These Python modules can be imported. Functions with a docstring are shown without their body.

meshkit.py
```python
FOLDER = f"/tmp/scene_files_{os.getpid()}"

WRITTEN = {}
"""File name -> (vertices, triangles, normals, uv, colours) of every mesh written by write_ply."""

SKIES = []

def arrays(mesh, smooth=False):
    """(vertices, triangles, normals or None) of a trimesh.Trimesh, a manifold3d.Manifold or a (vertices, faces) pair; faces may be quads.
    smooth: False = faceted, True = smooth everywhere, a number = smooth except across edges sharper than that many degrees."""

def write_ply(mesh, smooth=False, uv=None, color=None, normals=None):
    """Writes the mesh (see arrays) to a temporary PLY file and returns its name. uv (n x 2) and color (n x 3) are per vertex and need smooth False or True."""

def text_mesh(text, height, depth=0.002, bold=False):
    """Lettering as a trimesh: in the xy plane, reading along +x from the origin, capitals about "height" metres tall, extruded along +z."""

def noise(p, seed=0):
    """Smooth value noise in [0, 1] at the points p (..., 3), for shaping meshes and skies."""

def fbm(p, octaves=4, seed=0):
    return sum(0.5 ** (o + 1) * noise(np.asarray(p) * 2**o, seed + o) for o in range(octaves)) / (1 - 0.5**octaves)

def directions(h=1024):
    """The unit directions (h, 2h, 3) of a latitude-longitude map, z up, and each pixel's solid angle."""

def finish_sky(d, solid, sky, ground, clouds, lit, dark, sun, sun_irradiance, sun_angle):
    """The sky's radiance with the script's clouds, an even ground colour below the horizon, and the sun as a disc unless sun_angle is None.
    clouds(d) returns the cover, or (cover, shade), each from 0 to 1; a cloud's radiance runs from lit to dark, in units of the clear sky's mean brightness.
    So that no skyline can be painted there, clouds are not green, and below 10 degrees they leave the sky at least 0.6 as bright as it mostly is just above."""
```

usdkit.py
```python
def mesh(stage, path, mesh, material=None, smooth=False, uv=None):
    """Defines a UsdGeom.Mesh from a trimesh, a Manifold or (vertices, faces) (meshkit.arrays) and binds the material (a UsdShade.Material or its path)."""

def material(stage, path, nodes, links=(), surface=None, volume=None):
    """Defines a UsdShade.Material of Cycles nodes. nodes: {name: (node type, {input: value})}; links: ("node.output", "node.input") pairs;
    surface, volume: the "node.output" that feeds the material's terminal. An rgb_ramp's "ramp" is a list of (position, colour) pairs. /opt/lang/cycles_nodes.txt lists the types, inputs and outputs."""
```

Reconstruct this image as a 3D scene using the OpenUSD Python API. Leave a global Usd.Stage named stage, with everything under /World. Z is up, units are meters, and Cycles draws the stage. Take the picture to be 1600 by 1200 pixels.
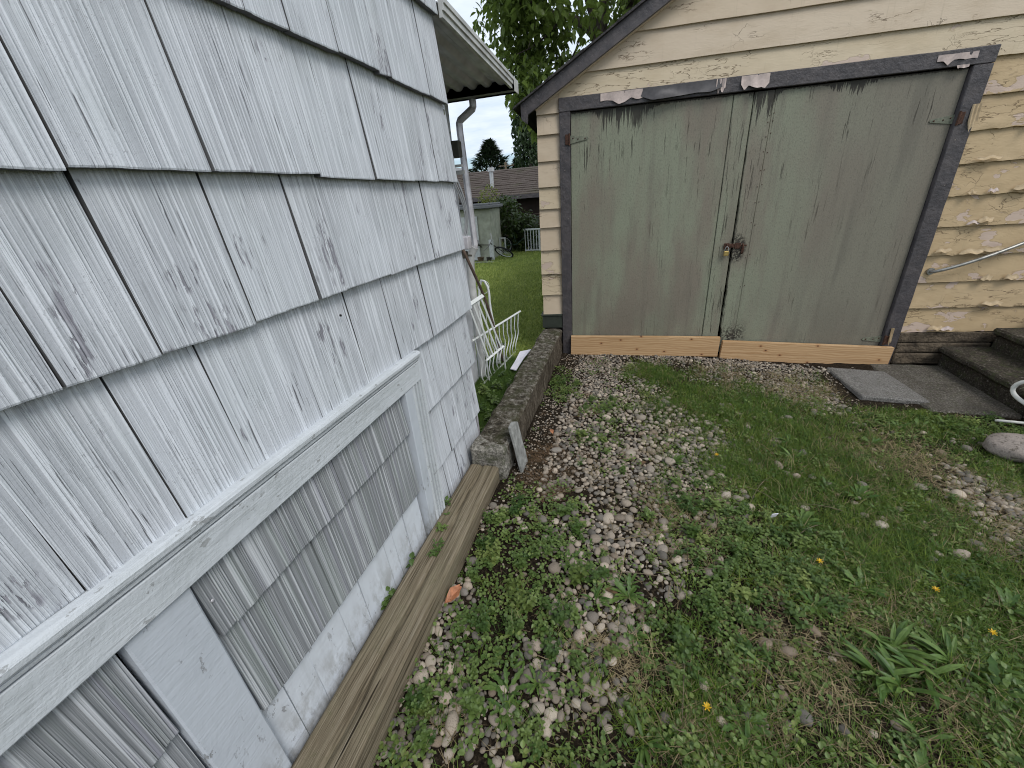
import math, numpy as np, trimesh, usdkit, meshkit, manifold3d as m3
from pxr import Usd, UsdGeom, UsdLux, UsdShade, Sdf, Gf, Vt

stage = Usd.Stage.CreateInMemory()
UsdGeom.SetStageUpAxis(stage, UsdGeom.Tokens.z)
UsdGeom.SetStageMetersPerUnit(stage, 1.0)
UsdGeom.Xform.Define(stage, '/World')
stage.SetDefaultPrim(stage.GetPrimAtPath('/World'))
UsdGeom.Scope.Define(stage, '/World/Looks')

# ------------------------------------------------------------------ camera
CZ = 1.42
RIGHT, UP, FWD = (0.96267, 0.26169, -0.06915), (-0.04922, 0.42045, 0.90598), (-0.26616, 0.86876, -0.41763)
cam = UsdGeom.Camera.Define(stage, '/World/camera')
cam.AddTransformOp().Set(Gf.Matrix4d(*RIGHT, 0, *UP, 0, *[-v for v in FWD], 0, 0, 0, CZ, 1))
cam.CreateHorizontalApertureAttr(36.0)
cam.CreateVerticalApertureAttr(27.0)
cam.CreateFocalLengthAttr(36.0 * 628.6 / 1600)
cam.CreateClippingRangeAttr(Gf.Vec2f(0.02, 500))
cam.CreateExposureAttr(0.24)

# ------------------------------------------------------------------ material writer
class L(str):
    pass

DEF = {'noise_texture': 'fac', 'math': 'value', 'rgb_ramp': 'color', 'vector_math': 'vector', 'mix_color': 'result', 'mix_float': 'result', 'bump': 'normal',
       'principled_bsdf': 'BSDF', 'map_range': 'result', 'voronoi_texture': 'distance', 'geometry': 'position', 'texture_coordinate': 'object', 'object_info': 'random',
       'separate_xyz': 'x', 'combine_xyz': 'vector', 'translucent_bsdf': 'BSDF', 'mix_closure': 'closure', 'hsv': 'color', 'attribute': 'color', 'wave_texture': 'fac',
       'sky_texture': 'color', 'background_shader': 'background', 'transparent_bsdf': 'BSDF', 'white_noise_texture': 'value', 'glossy_bsdf': 'BSDF', 'clamp': 'result'}


class MB:
    def __init__(s, name):
        s.name, s.nodes, s.links = name, {}, []

    def n(s, kind, out=None, **kw):
        name = f'n{len(s.nodes)}'
        ins = {}
        for k, v in kw.items():
            if isinstance(v, L):
                s.links.append((str(v), f'{name}.{k}'))
            else:
                ins[k] = v
        s.nodes[name] = (kind, ins)
        return L(f'{name}.{out or DEF[kind]}')

    def other(s, o, socket):
        return L(o.split('.')[0] + '.' + socket)

    def pos(s):
        return s.n('geometry')

    def obj(s):
        return s.n('texture_coordinate')

    def rand(s):
        return s.n('object_info')

    def island(s):
        return s.n('geometry', out='random_per_island')

    def xyz(s, v):
        o = s.n('separate_xyz', vector=v)
        return o, s.other(o, 'y'), s.other(o, 'z')

    def sc(s, v, k):
        return s.n('vector_math', math_type='multiply', vector1=v, vector2=tuple(k))

    def add(s, v, w):
        return s.n('vector_math', math_type='add', vector1=v, vector2=w)

    def noise(s, v, scale=1., detail=2., rough=.5, dist=0.):
        return s.n('noise_texture', vector=v, scale=scale, detail=detail, roughness=rough, distortion=dist)

    def m(s, op, a, b=0., clamp=False):
        return s.n('math', math_type=op, value1=a, value2=b, use_clamp=clamp)

    def rg(s, v, a, b, lo=0., hi=1.):
        return s.n('map_range', range_type='smoothstep', value=v, from_min=a, from_max=b, to_min=lo, to_max=hi, clamp=True)

    def mix(s, f, a, b, blend='mix'):
        return s.n('mix_color', blend_type=blend, fac=f, a=a, b=b)

    def ramp(s, f, stops):
        return s.n('rgb_ramp', fac=f, ramp=stops)

    def bump(s, h, dist=.01, strength=1., normal=None):
        kw = dict(normal=normal) if normal is not None else {}
        return s.n('bump', height=h, distance=dist, strength=strength, **kw)

    def jitter(s, v, amount=13.):
        r = s.rand()
        c = s.n('combine_xyz', x=s.m('multiply', r, amount), y=s.m('multiply', r, amount * 1.7), z=s.m('multiply', r, amount * 2.3))
        return s.add(v, c)

    def done(s, color, rough=.7, normal=None, metallic=0., spec=.3, translucent=None):
        kw = dict(base_color=color, roughness=rough, metallic=metallic, specular_ior_level=spec)
        if normal is not None:
            kw['normal'] = normal
        b = s.n('principled_bsdf', **kw)
        if translucent:
            t = s.n('translucent_bsdf', color=color)
            b = s.n('mix_closure', fac=translucent, closure1=b, closure2=t)
        return usdkit.material(stage, '/World/Looks/' + s.name, s.nodes, s.links, surface=str(b))


# ------------------------------------------------------------------ sky and light (bright overcast, soft sun high on the right behind the camera)
SUN = np.array([0.50, -0.42, 0.76])
SUN /= np.linalg.norm(SUN)
b = MB('sky_air')
sky = b.n('sky_texture', sky_type='single_scattering', sun_disc=False, sun_elevation=math.asin(SUN[2]), sun_rotation=math.atan2(SUN[0], SUN[1]))
d = b.n('texture_coordinate', out='generated')
dx, dy, dz = b.xyz(d)
zz = b.m('maximum', dz, .03)
flat = b.n('combine_xyz', x=b.m('divide', dx, b.m('add', zz, .12)), y=b.m('divide', dy, b.m('add', zz, .12)), z=0.)
c1 = b.noise(flat, 1.3, 7., .55, .3)
c2 = b.noise(b.sc(flat, (1, 1.6, 1)), 3.1, 6., .6)
cloud = b.ramp(b.m('add', b.m('multiply', c1, .65), b.m('multiply', c2, .35)), [(.30, (5.6, 6.8, 8.4)), (.5, (7.6, 8.4, 9.5)), (.70, (9.8, 10.2, 10.9))])
edge = b.noise(b.sc(d, (3., 3., 24.)), 1.0, 4., .6)
cover = b.rg(b.m('add', dz, b.m('multiply', b.m('subtract', edge, .5), .03)), .078, .094)
cover = b.m('multiply', cover, .93)
air = b.mix(cover, b.mix(.45, sky, (4.6, 6.6, 8.4)), cloud)
bg = b.n('background_shader', color=air, strength=.1)
sky_mat = usdkit.material(stage, '/World/Looks/sky_air', b.nodes, b.links, surface=str(bg))
dome = UsdLux.DomeLight.Define(stage, '/World/sky')
UsdShade.MaterialBindingAPI.Apply(dome.GetPrim()).Bind(sky_mat)
dome.GetPrim().SetCustomDataByKey('kind', 'structure')
sun = UsdLux.DistantLight.Define(stage, '/World/sun')
sun.CreateIntensityAttr(0.40)
sun.CreateAngleAttr(24.0)
sun.CreateNormalizeAttr(True)
sun.CreateColorAttr(Gf.Vec3f(1.0, .965, .92))
zc = Gf.Vec3d(*SUN)
xc = Gf.Cross(Gf.Vec3d(0, 0, 1), zc).GetNormalized()
yc = Gf.Cross(zc, xc)
sun.AddTransformOp().Set(Gf.Matrix4d(*xc, 0, *yc, 0, *zc, 0, 0, 0, 10, 1))

# ------------------------------------------------------------------ helpers
rng = np.random.default_rng(20)
U = lambda a, b: float(rng.uniform(a, b))
COUNT = {}


def name_for(parent, name):
    k = COUNT.get((parent, name), 0)
    COUNT[(parent, name)] = k + 1
    return f'{parent}/{name}' + (f'_{k:03d}' if k else '')


def tag(p, label=None, cat=None, group=None, kind=None):
    p = p.GetPrim() if hasattr(p, 'GetPrim') else p
    for k, v in dict(label=label, category=cat, group=group, kind=kind).items():
        if v:
            p.SetCustomDataByKey(k, v)
    return p


def path_of(p):
    return str(p.GetPath()) if hasattr(p, 'GetPath') else (p or '/World')


def thing(name, label, cat, loc=(0, 0, 0), rz=0., group=None):
    x = UsdGeom.Xform.Define(stage, name_for('/World', name))
    x.AddTranslateOp().Set(Gf.Vec3d(*map(float, loc)))
    if rz:
        x.AddRotateZOp().Set(float(rz))
    tag(x, label, cat, group)
    x.base = np.array(loc, float)
    return x


def part(parent, name, mesh, mat, smooth=False, label=None, kind=None):
    p = usdkit.mesh(stage, name_for(path_of(parent), name), mesh, mat, smooth)
    tag(p, label, None, None, kind)
    return p


def solo(name, mesh, mat, label, cat, group=None, kind=None, smooth=False, loc=None):
    p = usdkit.mesh(stage, name_for('/World', name), mesh, mat, smooth)
    if loc is not None:
        p.AddTranslateOp().Set(Gf.Vec3d(*map(float, loc)))
    tag(p, label, cat, group, kind)
    return p


def ground_piece(name, mesh, mat, kind, smooth=False):
    p = usdkit.mesh(stage, name_for('/World', name), mesh, mat, smooth)
    tag(p, None, None, None, kind)
    return p


def cat(*ms):
    ms = [m for m in ms if m is not None]
    return trimesh.util.concatenate(ms)


def box(x0, x1, y0, y1, z0, z1, c=0.):
    x0, x1, y0, y1, z0, z1 = min(x0, x1), max(x0, x1), min(y0, y1), max(y0, y1), min(z0, z1), max(z0, z1)
    if not c:
        m = trimesh.creation.box((x1 - x0, y1 - y0, z1 - z0))
        m.apply_translation(((x0 + x1) / 2, (y0 + y1) / 2, (z0 + z1) / 2))
        return m
    c = min(c, (x1 - x0) * .45, (y1 - y0) * .45, (z1 - z0) * .45)
    pts = []
    for sx in (0, 1):
        for sy in (0, 1):
            for sz in (0, 1):
                X, Y, Z = (x0, x1)[sx], (y0, y1)[sy], (z0, z1)[sz]
                ix, iy, iz = (c, -c)[sx], (c, -c)[sy], (c, -c)[sz]
                pts += [(X, Y + iy, Z + iz), (X + ix, Y, Z + iz), (X + ix, Y + iy, Z)]
    return trimesh.convex.convex_hull(np.array(pts))


def fb(p, octaves=4, seed=0):
    return meshkit.fbm(np.asarray(p, float), octaves, seed) - .5


def rough_box(x0, x1, y0, y1, z0, z1, edge, amp, freq=8., seed=0, c=.01, stretch=(1, 1, 1)):
    m = box(x0, x1, y0, y1, z0, z1, c)
    v, f = trimesh.remesh.subdivide_to_size(m.vertices, m.faces, edge, max_iter=12)
    m = trimesh.Trimesh(v, f)
    m.merge_vertices()
    p = m.vertices * freq * np.array(stretch)
    d = fb(p, 4, seed) * 2 * amp
    m.vertices = m.vertices + m.vertex_normals * d[:, None]
    return m


def tube(pts, r, sides=8, closed=False):
    pts = np.asarray(pts, float)
    n = len(pts)
    r = np.broadcast_to(r, n)
    t = np.gradient(pts, axis=0)
    if closed:
        t = np.roll(pts, -1, 0) - np.roll(pts, 1, 0)
    t /= np.maximum(np.linalg.norm(t, axis=1, keepdims=True), 1e-9)
    a = np.array([0, 0, 1.]) if abs(t[0][2]) < .9 else np.array([1., 0, 0])
    V = []
    u = np.cross(t[0], a)
    for i in range(n):
        u = u - t[i] * (u @ t[i])
        u /= np.linalg.norm(u)
        w = np.cross(t[i], u)
        ang = np.arange(sides) / sides * 2 * np.pi
        V.append(pts[i] + r[i] * (np.cos(ang)[:, None] * u + np.sin(ang)[:, None] * w))
    V = np.vstack(V)
    F = []
    for i in range(n if closed else n - 1):
        j = (i + 1) % n
        for k in range(sides):
            l = (k + 1) % sides
            F += [(i * sides + k, i * sides + l, j * sides + l), (i * sides + k, j * sides + l, j * sides + k)]
    if not closed:
        V = np.vstack([V, pts[0], pts[-1]])
        c0, c1 = len(V) - 2, len(V) - 1
        for k in range(sides):
            l = (k + 1) % sides
            F += [(c0, l, k), (c1, (n - 1) * sides + k, (n - 1) * sides + l)]
    return trimesh.Trimesh(V, F, process=False)


def curve(pts, n=24):
    from scipy.interpolate import CubicSpline
    pts = np.asarray(pts, float)
    s = np.r_[0, np.cumsum(np.linalg.norm(np.diff(pts, axis=0), axis=1))]
    return CubicSpline(s, pts)(np.linspace(0, s[-1], n))


def sheet(P, flip=False):
    """grid of points (a, b, 3) as a mesh"""
    a, bb = P.shape[:2]
    i = np.arange(a * bb).reshape(a, bb)
    q = np.stack([i[:-1, :-1], i[1:, :-1], i[1:, 1:], i[:-1, 1:]], -1).reshape(-1, 4)
    if flip:
        q = q[:, ::-1]
    f = np.vstack([q[:, [0, 1, 2]], q[:, [0, 2, 3]]])
    return trimesh.Trimesh(P.reshape(-1, 3), f, process=False)


def slab_sheet(P, off):
    """closed thin solid between the grid P and P + off"""
    a, bb = P.shape[:2]
    Q = P + off
    i = np.arange(a * bb).reshape(a, bb)
    q = np.stack([i[:-1, :-1], i[1:, :-1], i[1:, 1:], i[:-1, 1:]], -1).reshape(-1, 4)
    N = a * bb
    rim = np.r_[i[0, :-1], i[:-1, -1], i[-1, :0:-1], i[:0:-1, 0]]
    nx = np.roll(rim, -1)
    side = np.stack([rim, nx, nx + N, rim + N], 1)
    q = np.vstack([q, q[:, ::-1] + N, side[:, ::-1]])
    f = np.vstack([q[:, [0, 1, 2]], q[:, [0, 2, 3]]])
    m = trimesh.Trimesh(np.vstack([P.reshape(-1, 3), Q.reshape(-1, 3)]), f, process=False)
    m.fix_normals()
    return m


def hz(x, y=0):
    """ground height of the side yard"""
    return -0.04 * np.maximum(0, np.asarray(x, float) + .5)


# ------------------------------------------------------------------ materials
def mat_plain(name, color, rough=.6, metallic=0., var=.12, scale=20., bump=.0, spec=.3):
    b = MB(name)
    p = b.obj()
    n1 = b.noise(p, scale, 5., .6)
    c = b.mix(1., color, b.ramp(n1, [(.25, (1 - var * 2,) * 3), (.75, (1 + var * .6,) * 3)]), 'multiply')
    nm = b.bump(b.noise(p, scale * 4, 4., .6), bump) if bump else None
    return b.done(c, rough, nm, metallic, spec)


def mat_shingle():
    """painted combed cedar shakes: fine vertical grooves, paint worn off to grey wood in ragged upright flakes"""
    b = MB('white_painted_shingle')
    p = b.jitter(b.pos(), 7.)
    r = b.rand()
    st = lambda sy, sz, sx=2.: b.sc(p, (sx, sy, sz))
    g1 = b.noise(st(118, 1.0), 1., 2., .55)
    g2 = b.noise(st(260, 2.6), 1., 2., .5)
    fine = b.noise(st(420, 60), 1., 2., .6)
    lump = b.noise(p, 150., 3., .65)
    depth = b.rg(b.m('add', b.noise(st(7., 2.5), 1., 3., .5), b.m('multiply', b.m('subtract', r, .5), .25)), .36, .62, .7, 1.)
    px, py, pz = b.xyz(p)
    wob = b.m('multiply', b.noise(st(9., .6), 1., 2., .5), 2.6)
    saw = b.m('fract', b.m('add', b.m('multiply', py, 142.), wob))
    line = b.rg(b.m('absolute', b.m('subtract', saw, .5)), .20, .47)
    groove = b.m('multiply', b.m('multiply', line, b.rg(b.noise(st(210., 2.2), 1., 2., .5), .34, .60, .18, 1.)), depth)
    groove2 = b.m('multiply', b.rg(g2, .46, .33), depth)
    paint = b.mix(r, (.71, .735, .775), (.755, .775, .81))
    tint = b.noise(p, 3.5, 4., .6)
    paint = b.mix(b.rg(tint, .4, .75, 0., .45), paint, (.60, .645, .66))
    c = b.mix(b.m('multiply', groove, .55), paint, (.20, .21, .23))
    c = b.mix(b.m('multiply', groove2, .10), c, (.24, .25, .265))
    gr = b.rg(b.noise(st(30, 1.6), 1., 4., .6), .53, .76)
    c = b.mix(b.m('multiply', gr, .13), c, (.33, .355, .335))
    # pitted paint
    pit = b.m('multiply', b.rg(b.noise(st(230., 190.), 1., 3., .65), .60, .68), b.rg(b.noise(p, 8., 3., .6), .46, .6))
    c = b.mix(b.m('multiply', pit, .55), c, (.22, .22, .235))
    # fine dark checks
    ck = b.noise(st(210, 6.), 1., 3., .55)
    ckm = b.rg(b.noise(st(9., 4.), 1., 3., .6), .42, .58)
    check = b.m('multiply', b.rg(ck, .64, .67), ckm)
    c = b.mix(b.m('multiply', check, .85), c, (.085, .085, .095))
    # flaked patches: ragged upright slivers
    zone = b.rg(b.m('add', b.noise(st(8.5, 5.), 1., 3., .6), b.m('multiply', b.m('subtract', r, .5), .10)), .60, .66)
    fl = b.m('add', b.m('multiply', b.noise(st(95, 11.), 1., 2., .5), .65), b.m('multiply', b.noise(st(260, 40.), 1., 3., .6), .35))
    flake = b.m('multiply', b.rg(fl, .525, .538), zone)
    wood = b.ramp(b.noise(st(360, 5.), 1., 3., .6), [(.3, (.075, .075, .085)), (.5, (.24, .235, .265)), (.7, (.37, .365, .40))])
    c = b.mix(b.m('multiply', flake, .93), c, wood)
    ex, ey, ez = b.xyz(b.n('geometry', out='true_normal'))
    bare = b.m('maximum', b.rg(b.m('absolute', ey), .6, .85, 0., .93), b.rg(ez, -.6, -.85, 0., .93))  # bare joint sides; undersides darkened as well, deepening the dark below each course
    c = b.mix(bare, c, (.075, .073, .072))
    h = b.m('add', b.m('multiply', b.m('subtract', 1., groove), .6), b.m('multiply', b.m('subtract', 1., groove2), .15))
    h = b.m('add', h, b.m('multiply', lump, .22))
    h = b.m('subtract', h, b.m('multiply', check, .6))
    h = b.m('subtract', h, b.m('multiply', flake, .3))
    h = b.m('add', h, b.m('multiply', fine, .06))
    return b.done(c, .62, b.bump(h, .0035, .9), spec=.28)


def mat_shake():
    """grey combed shakes of the filled-in panel, paint mostly gone from the grooves"""
    b = MB('grey_combed_shake')
    p = b.jitter(b.pos(), 5.)
    px, py, pz = b.xyz(p)
    st = lambda sy, sz: b.sc(p, (2., sy, sz))
    saw = b.m('fract', b.m('add', b.m('multiply', py, 128.), b.m('multiply', b.noise(st(11., .5), 1., 2., .5), 3.2)))
    tri = b.m('absolute', b.m('subtract', saw, .5))
    line = b.m('multiply', b.rg(tri, .14, .46), b.rg(b.noise(st(150., 1.2), 1., 2., .5), .36, .58, .25, 1.))
    g2 = b.noise(st(300., 2.), 1., 2., .5)
    g3 = b.noise(st(40., .8), 1., 3., .6)
    c = b.mix(b.rg(g2, .36, .62), (.47, .485, .50), (.64, .655, .67))
    c = b.mix(b.m('multiply', line, .74), c, (.10, .105, .112))
    c = b.mix(b.rg(g3, .45, .7, 0., .36), c, (.27, .315, .275))
    c = b.mix(b.rg(b.noise(st(55., 1.), 1., 2., .5), .55, .7, 0., .4), c, (.33, .32, .38))
    h = b.m('subtract', b.m('multiply', g2, .3), line)
    return b.done(c, .7, b.bump(h, .005, .9), spec=.2)


def mat_flatpaint(name, col, dirt=.25):
    b = MB(name)
    p = b.jitter(b.pos(), 3.)
    n1 = b.noise(p, 7., 5., .65)
    n2 = b.noise(p, 60., 4., .6)
    c = b.mix(b.rg(n1, .4, .75, 0., dirt), col, tuple(v * .62 for v in col))
    grain = b.noise(b.sc(p, (40., 3., 40.)), 3., 3., .6)
    gx, gy, gz = b.xyz(b.pos())
    spl = b.m('multiply', b.rg(gz, .30, .10), b.rg(b.noise(b.sc(p, (20., 20., 9.)), 1., 5., .7), .40, .66))
    c = b.mix(b.m('multiply', spl, .55), c, (.17, .155, .12))
    stn = b.rg(b.noise(b.sc(p, (30., 22., 2.)), 1., 4., .6), .52, .76)
    c = b.mix(b.m('multiply', stn, .3), c, (.30, .32, .31))
    chip = b.m('multiply', b.rg(b.noise(b.sc(p, (14., 10., 5.)), 3., 5., .7), .62, .64), b.rg(n1, .4, .6))
    c = b.mix(b.m('multiply', chip, .7), c, (.22, .215, .21))
    h = b.m('add', b.m('multiply', n2, .5), b.m('multiply', grain, .5))
    h = b.m('subtract', h, b.m('multiply', chip, .6))
    return b.done(c, .55, b.bump(h, .003, .8), spec=.3)


def mat_trim():
    """the old moulding: thick cracked white paint, grain along the length"""
    b = MB('white_trim_paint')
    p = b.jitter(b.pos(), 3.)
    g = b.noise(b.sc(p, (120., 5., 120.)), 1., 3., .6)
    n1 = b.noise(p, 9., 5., .65)
    c = b.mix(b.rg(n1, .4, .72, 0., .6), (.54, .565, .585), (.43, .455, .46))
    c = b.mix(b.rg(g, .60, .72, 0., .35), c, (.27, .28, .27))
    chip = b.rg(b.noise(b.sc(p, (18, 9, 18)), 2., 5., .7), .63, .65)
    c = b.mix(b.m('multiply', chip, .6), c, (.2, .2, .19))
    h = b.m('add', b.m('multiply', g, .5), b.m('multiply', b.noise(p, 60., 5., .65), .7))
    return b.done(c, .6, b.bump(h, .004, .9), spec=.25)


def mat_siding(name, base, worn):
    """yellow beige bevel siding; worn = how much of the paint has peeled to the pinkish coat and to wood"""
    b = MB(name)
    o = b.obj()
    p = b.jitter(o, 5.)
    r = b.rand()
    x, y, z = b.xyz(o)
    n1 = b.noise(b.sc(p, (1.2, 1, 3.)), 3., 5., .6)
    n2 = b.noise(b.sc(p, (1., 1., 5.)), 22., 5., .62)
    c = b.mix(b.m('multiply', r, .5), base, tuple(v * k for v, k in zip(base, (.93, .90, .84))))
    c = b.mix(b.rg(n1, .42, .72, 0., .5), c, tuple(v * k for v, k in zip(base, (.80, .76, .70))))
    # flaked areas showing the older pinkish coat
    peel = b.noise(b.sc(p, (1.3, 1., 2.6)), 3.2, 4., .55, .4)
    t = .72 - .15 * worn
    pk = b.rg(peel, t, t + .012)
    rim = b.m('multiply', b.rg(peel, t - .02, t), b.m('subtract', 1., pk))
    c = b.mix(b.m('multiply', pk, .8), c, (.50, .39, .33))
    c = b.mix(b.m('multiply', rim, .35), c, (.2, .14, .07))
    wood = b.rg(b.noise(b.sc(p, (1.5, 1., 4.)), 8., 6., .7), .74 - .10 * worn, .76 - .10 * worn)
    c = b.mix(b.m('multiply', wood, .7), c, (.28, .20, .115))
    # cracks in the paint
    v = b.n('voronoi_texture', feature='distance_to_edge', vector=b.add(b.sc(p, (1.0, 1., 1.7)), b.n('vector_math', math_type='scale', vector1=b.n('noise_texture', out='color', vector=p, scale=9., detail=4.), scale=.22)), scale=7.)
    crm = b.rg(b.noise(p, 4., 3., .5), .60 - .06 * worn, .70 - .06 * worn)
    cr = b.m('multiply', b.rg(v, .016, .004), crm)
    c = b.mix(b.m('multiply', cr, .65), c, (.10, .07, .04))
    # weather streaks
    sp = b.rg(b.noise(b.sc(p, (30., 1., 1.6)), 1.6, 4., .6), .58, .8)
    c = b.mix(b.m('multiply', sp, .28), c, (.20, .17, .11))
    mm = b.rg(b.noise(p, 130., 3., .7), .66, .72)
    c = b.mix(b.m('multiply', mm, b.rg(n1, .45, .7, 0., .6)), c, (.12, .10, .06))
    lc = b.m('absolute', b.m('subtract', b.noise(b.sc(p, (3.2, 1., 17.)), 1., 4., .6), .5))
    lcm = b.m('multiply', b.rg(lc, .010, .003), b.rg(b.noise(b.sc(p, (1.4, 1., 3.)), 1.3, 2., .5), .56 - .05 * worn, .64 - .05 * worn))
    c = b.mix(b.m('multiply', lcm, .75), c, (.12, .075, .04))
    h = b.m('subtract', b.m('add', b.m('multiply', n2, .14), b.m('multiply', peel, .7 * worn + .15)), b.m('multiply', lcm, .35))
    h = b.m('subtract', h, b.m('multiply', pk, .12))
    h = b.m('subtract', h, b.m('multiply', cr, .3))
    return b.done(c, .6, b.bump(h, .012, .7), spec=.25)


def mat_door():
    """sage green plywood, brown streaks and rot at the top edge"""
    b = MB('sage_green_door_paint')
    o = b.obj()
    x, y, z = b.xyz(o)
    big = b.noise(b.sc(o, (1.9, 1., .55)), 1.7, 4., .55)
    st = b.noise(b.sc(o, (8., 1., .7)), 1.6, 4., .6)
    c = b.mix(b.rg(big, .38, .64), (.232, .246, .177), (.205, .178, .138))
    side = b.rg(x, 1.25, 2.3)
    c = b.mix(b.m('multiply', side, .8), c, (.190, .171, .134))
    c = b.mix(b.rg(st, .48, .74, 0., .5), c, (.145, .128, .102))
    dk = b.m('multiply', b.rg(b.m('add', x, b.m('multiply', z, -.12)), 1.75, 2.05), b.rg(b.noise(b.sc(o, (4.6, 1., .35)), 1.5, 3., .5), .5, .62))  # streaky tone that darkens toward the lower right
    c = b.mix(b.m('multiply', dk, .45), c, (.115, .105, .085))
    low = b.m('multiply', b.rg(z, .75, .15), b.rg(b.noise(b.sc(o, (3., 1., 1.2)), 1.3, 4., .6), .38, .6))
    c = b.mix(b.m('multiply', low, .42), c, (.125, .108, .085))
    gr = b.noise(b.sc(o, (60., 1., 30.)), 2.2, 4., .65)
    c = b.mix(b.rg(gr, .48, .66, 0., .42), c, (.10, .098, .075))
    pale = b.rg(b.noise(o, 75., 4., .7), .6, .76, 0., .22)
    c = b.mix(pale, c, (.32, .34, .28))
    # upright checks, more of them high on the door and along the joints
    ck = b.noise(b.sc(o, (70., 1., 3.2)), 1., 4., .6)
    zone = b.m('multiply', b.rg(b.noise(b.sc(o, (3.2, 1., 1.1)), 1.4, 3., .5), .46, .62), b.rg(z, .7, 1.95, .35, 1.))
    joint = b.m('multiply', b.rg(b.m('absolute', b.m('subtract', x, 1.30)), .22, .05), .8)
    zone = b.m('maximum', zone, joint)
    crack = b.m('multiply', b.rg(ck, .595, .64), zone)
    tick = b.m('multiply', b.rg(b.noise(b.sc(o, (150., 1., 22.)), 1., 3., .6), .62, .70), .6)
    c = b.mix(tick, c, (.07, .068, .055))
    # rotten top edge
    dn = b.m('add', b.m('multiply', b.noise(b.sc(o, (60., 1., .6)), 1.5, 3., .6), .65), b.m('multiply', b.noise(b.sc(o, (11., 1., .3)), 1.5, 3., .6), .35))
    where = b.m('maximum', b.rg(b.m('absolute', b.m('subtract', x, .42)), .30, .12), b.m('maximum', b.rg(b.m('absolute', b.m('subtract', x, 1.40)), .14, .05), b.m('multiply', b.rg(b.m('absolute', b.m('subtract', x, 1.95)), .22, .05), .7)))
    drip = b.m('multiply', b.m('multiply', b.m('maximum', b.m('subtract', dn, .42), 0.), 1.15), b.m('add', b.m('multiply', b.m('multiply', where, where), .8), .04))
    rot = b.rg(b.m('add', z, drip), 1.987, 1.997)
    # scuffed foot by the joint
    foot = b.m('multiply', b.m('multiply', b.rg(z, .30, .17), b.rg(b.m('absolute', b.m('subtract', x, 1.44)), .13, .05)), b.rg(b.noise(o, 55., 4., .6), .48, .52))
    lock = b.m('multiply', b.rg(b.n('vector_math', out='value', math_type='distance', vector1=b.sc(o, (1., 0., .62)), vector2=(1.365, 0., .565)), .085, .05), b.rg(b.noise(o, 42., 4., .7), .47, .5))
    hole = b.m('maximum', b.m('maximum', crack, rot), b.m('maximum', foot, lock))
    c = b.mix(b.m('multiply', hole, .9), c, (.024, .020, .016))
    h = b.m('add', b.m('multiply', gr, .35), b.m('multiply', b.noise(o, 90., 3., .6), .25))
    h = b.m('subtract', h, b.m('multiply', hole, 1.))
    return b.done(c, .55, b.bump(h, .004, .8), spec=.3)


def mat_brown_trim():
    b = MB('dark_brown_trim_paint')
    o = b.jitter(b.obj(), 4.)
    n1 = b.noise(o, 12., 5., .65)
    c = b.mix(b.rg(n1, .35, .7), (.052, .047, .050), (.085, .074, .074))
    chip = b.rg(b.noise(o, 26., 5., .7), .69, .70)
    c = b.mix(b.m('multiply', chip, .85), c, (.40, .33, .28))
    c = b.mix(b.rg(b.noise(b.sc(o, (4., 4., 1.)), 14., 4., .7), .55, .8, 0., .5), c, (.03, .026, .024))
    return b.done(c, .45, b.bump(b.m('subtract', b.noise(o, 34., 5., .65), b.m('multiply', chip, .4)), .008, .8), spec=.4)


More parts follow.
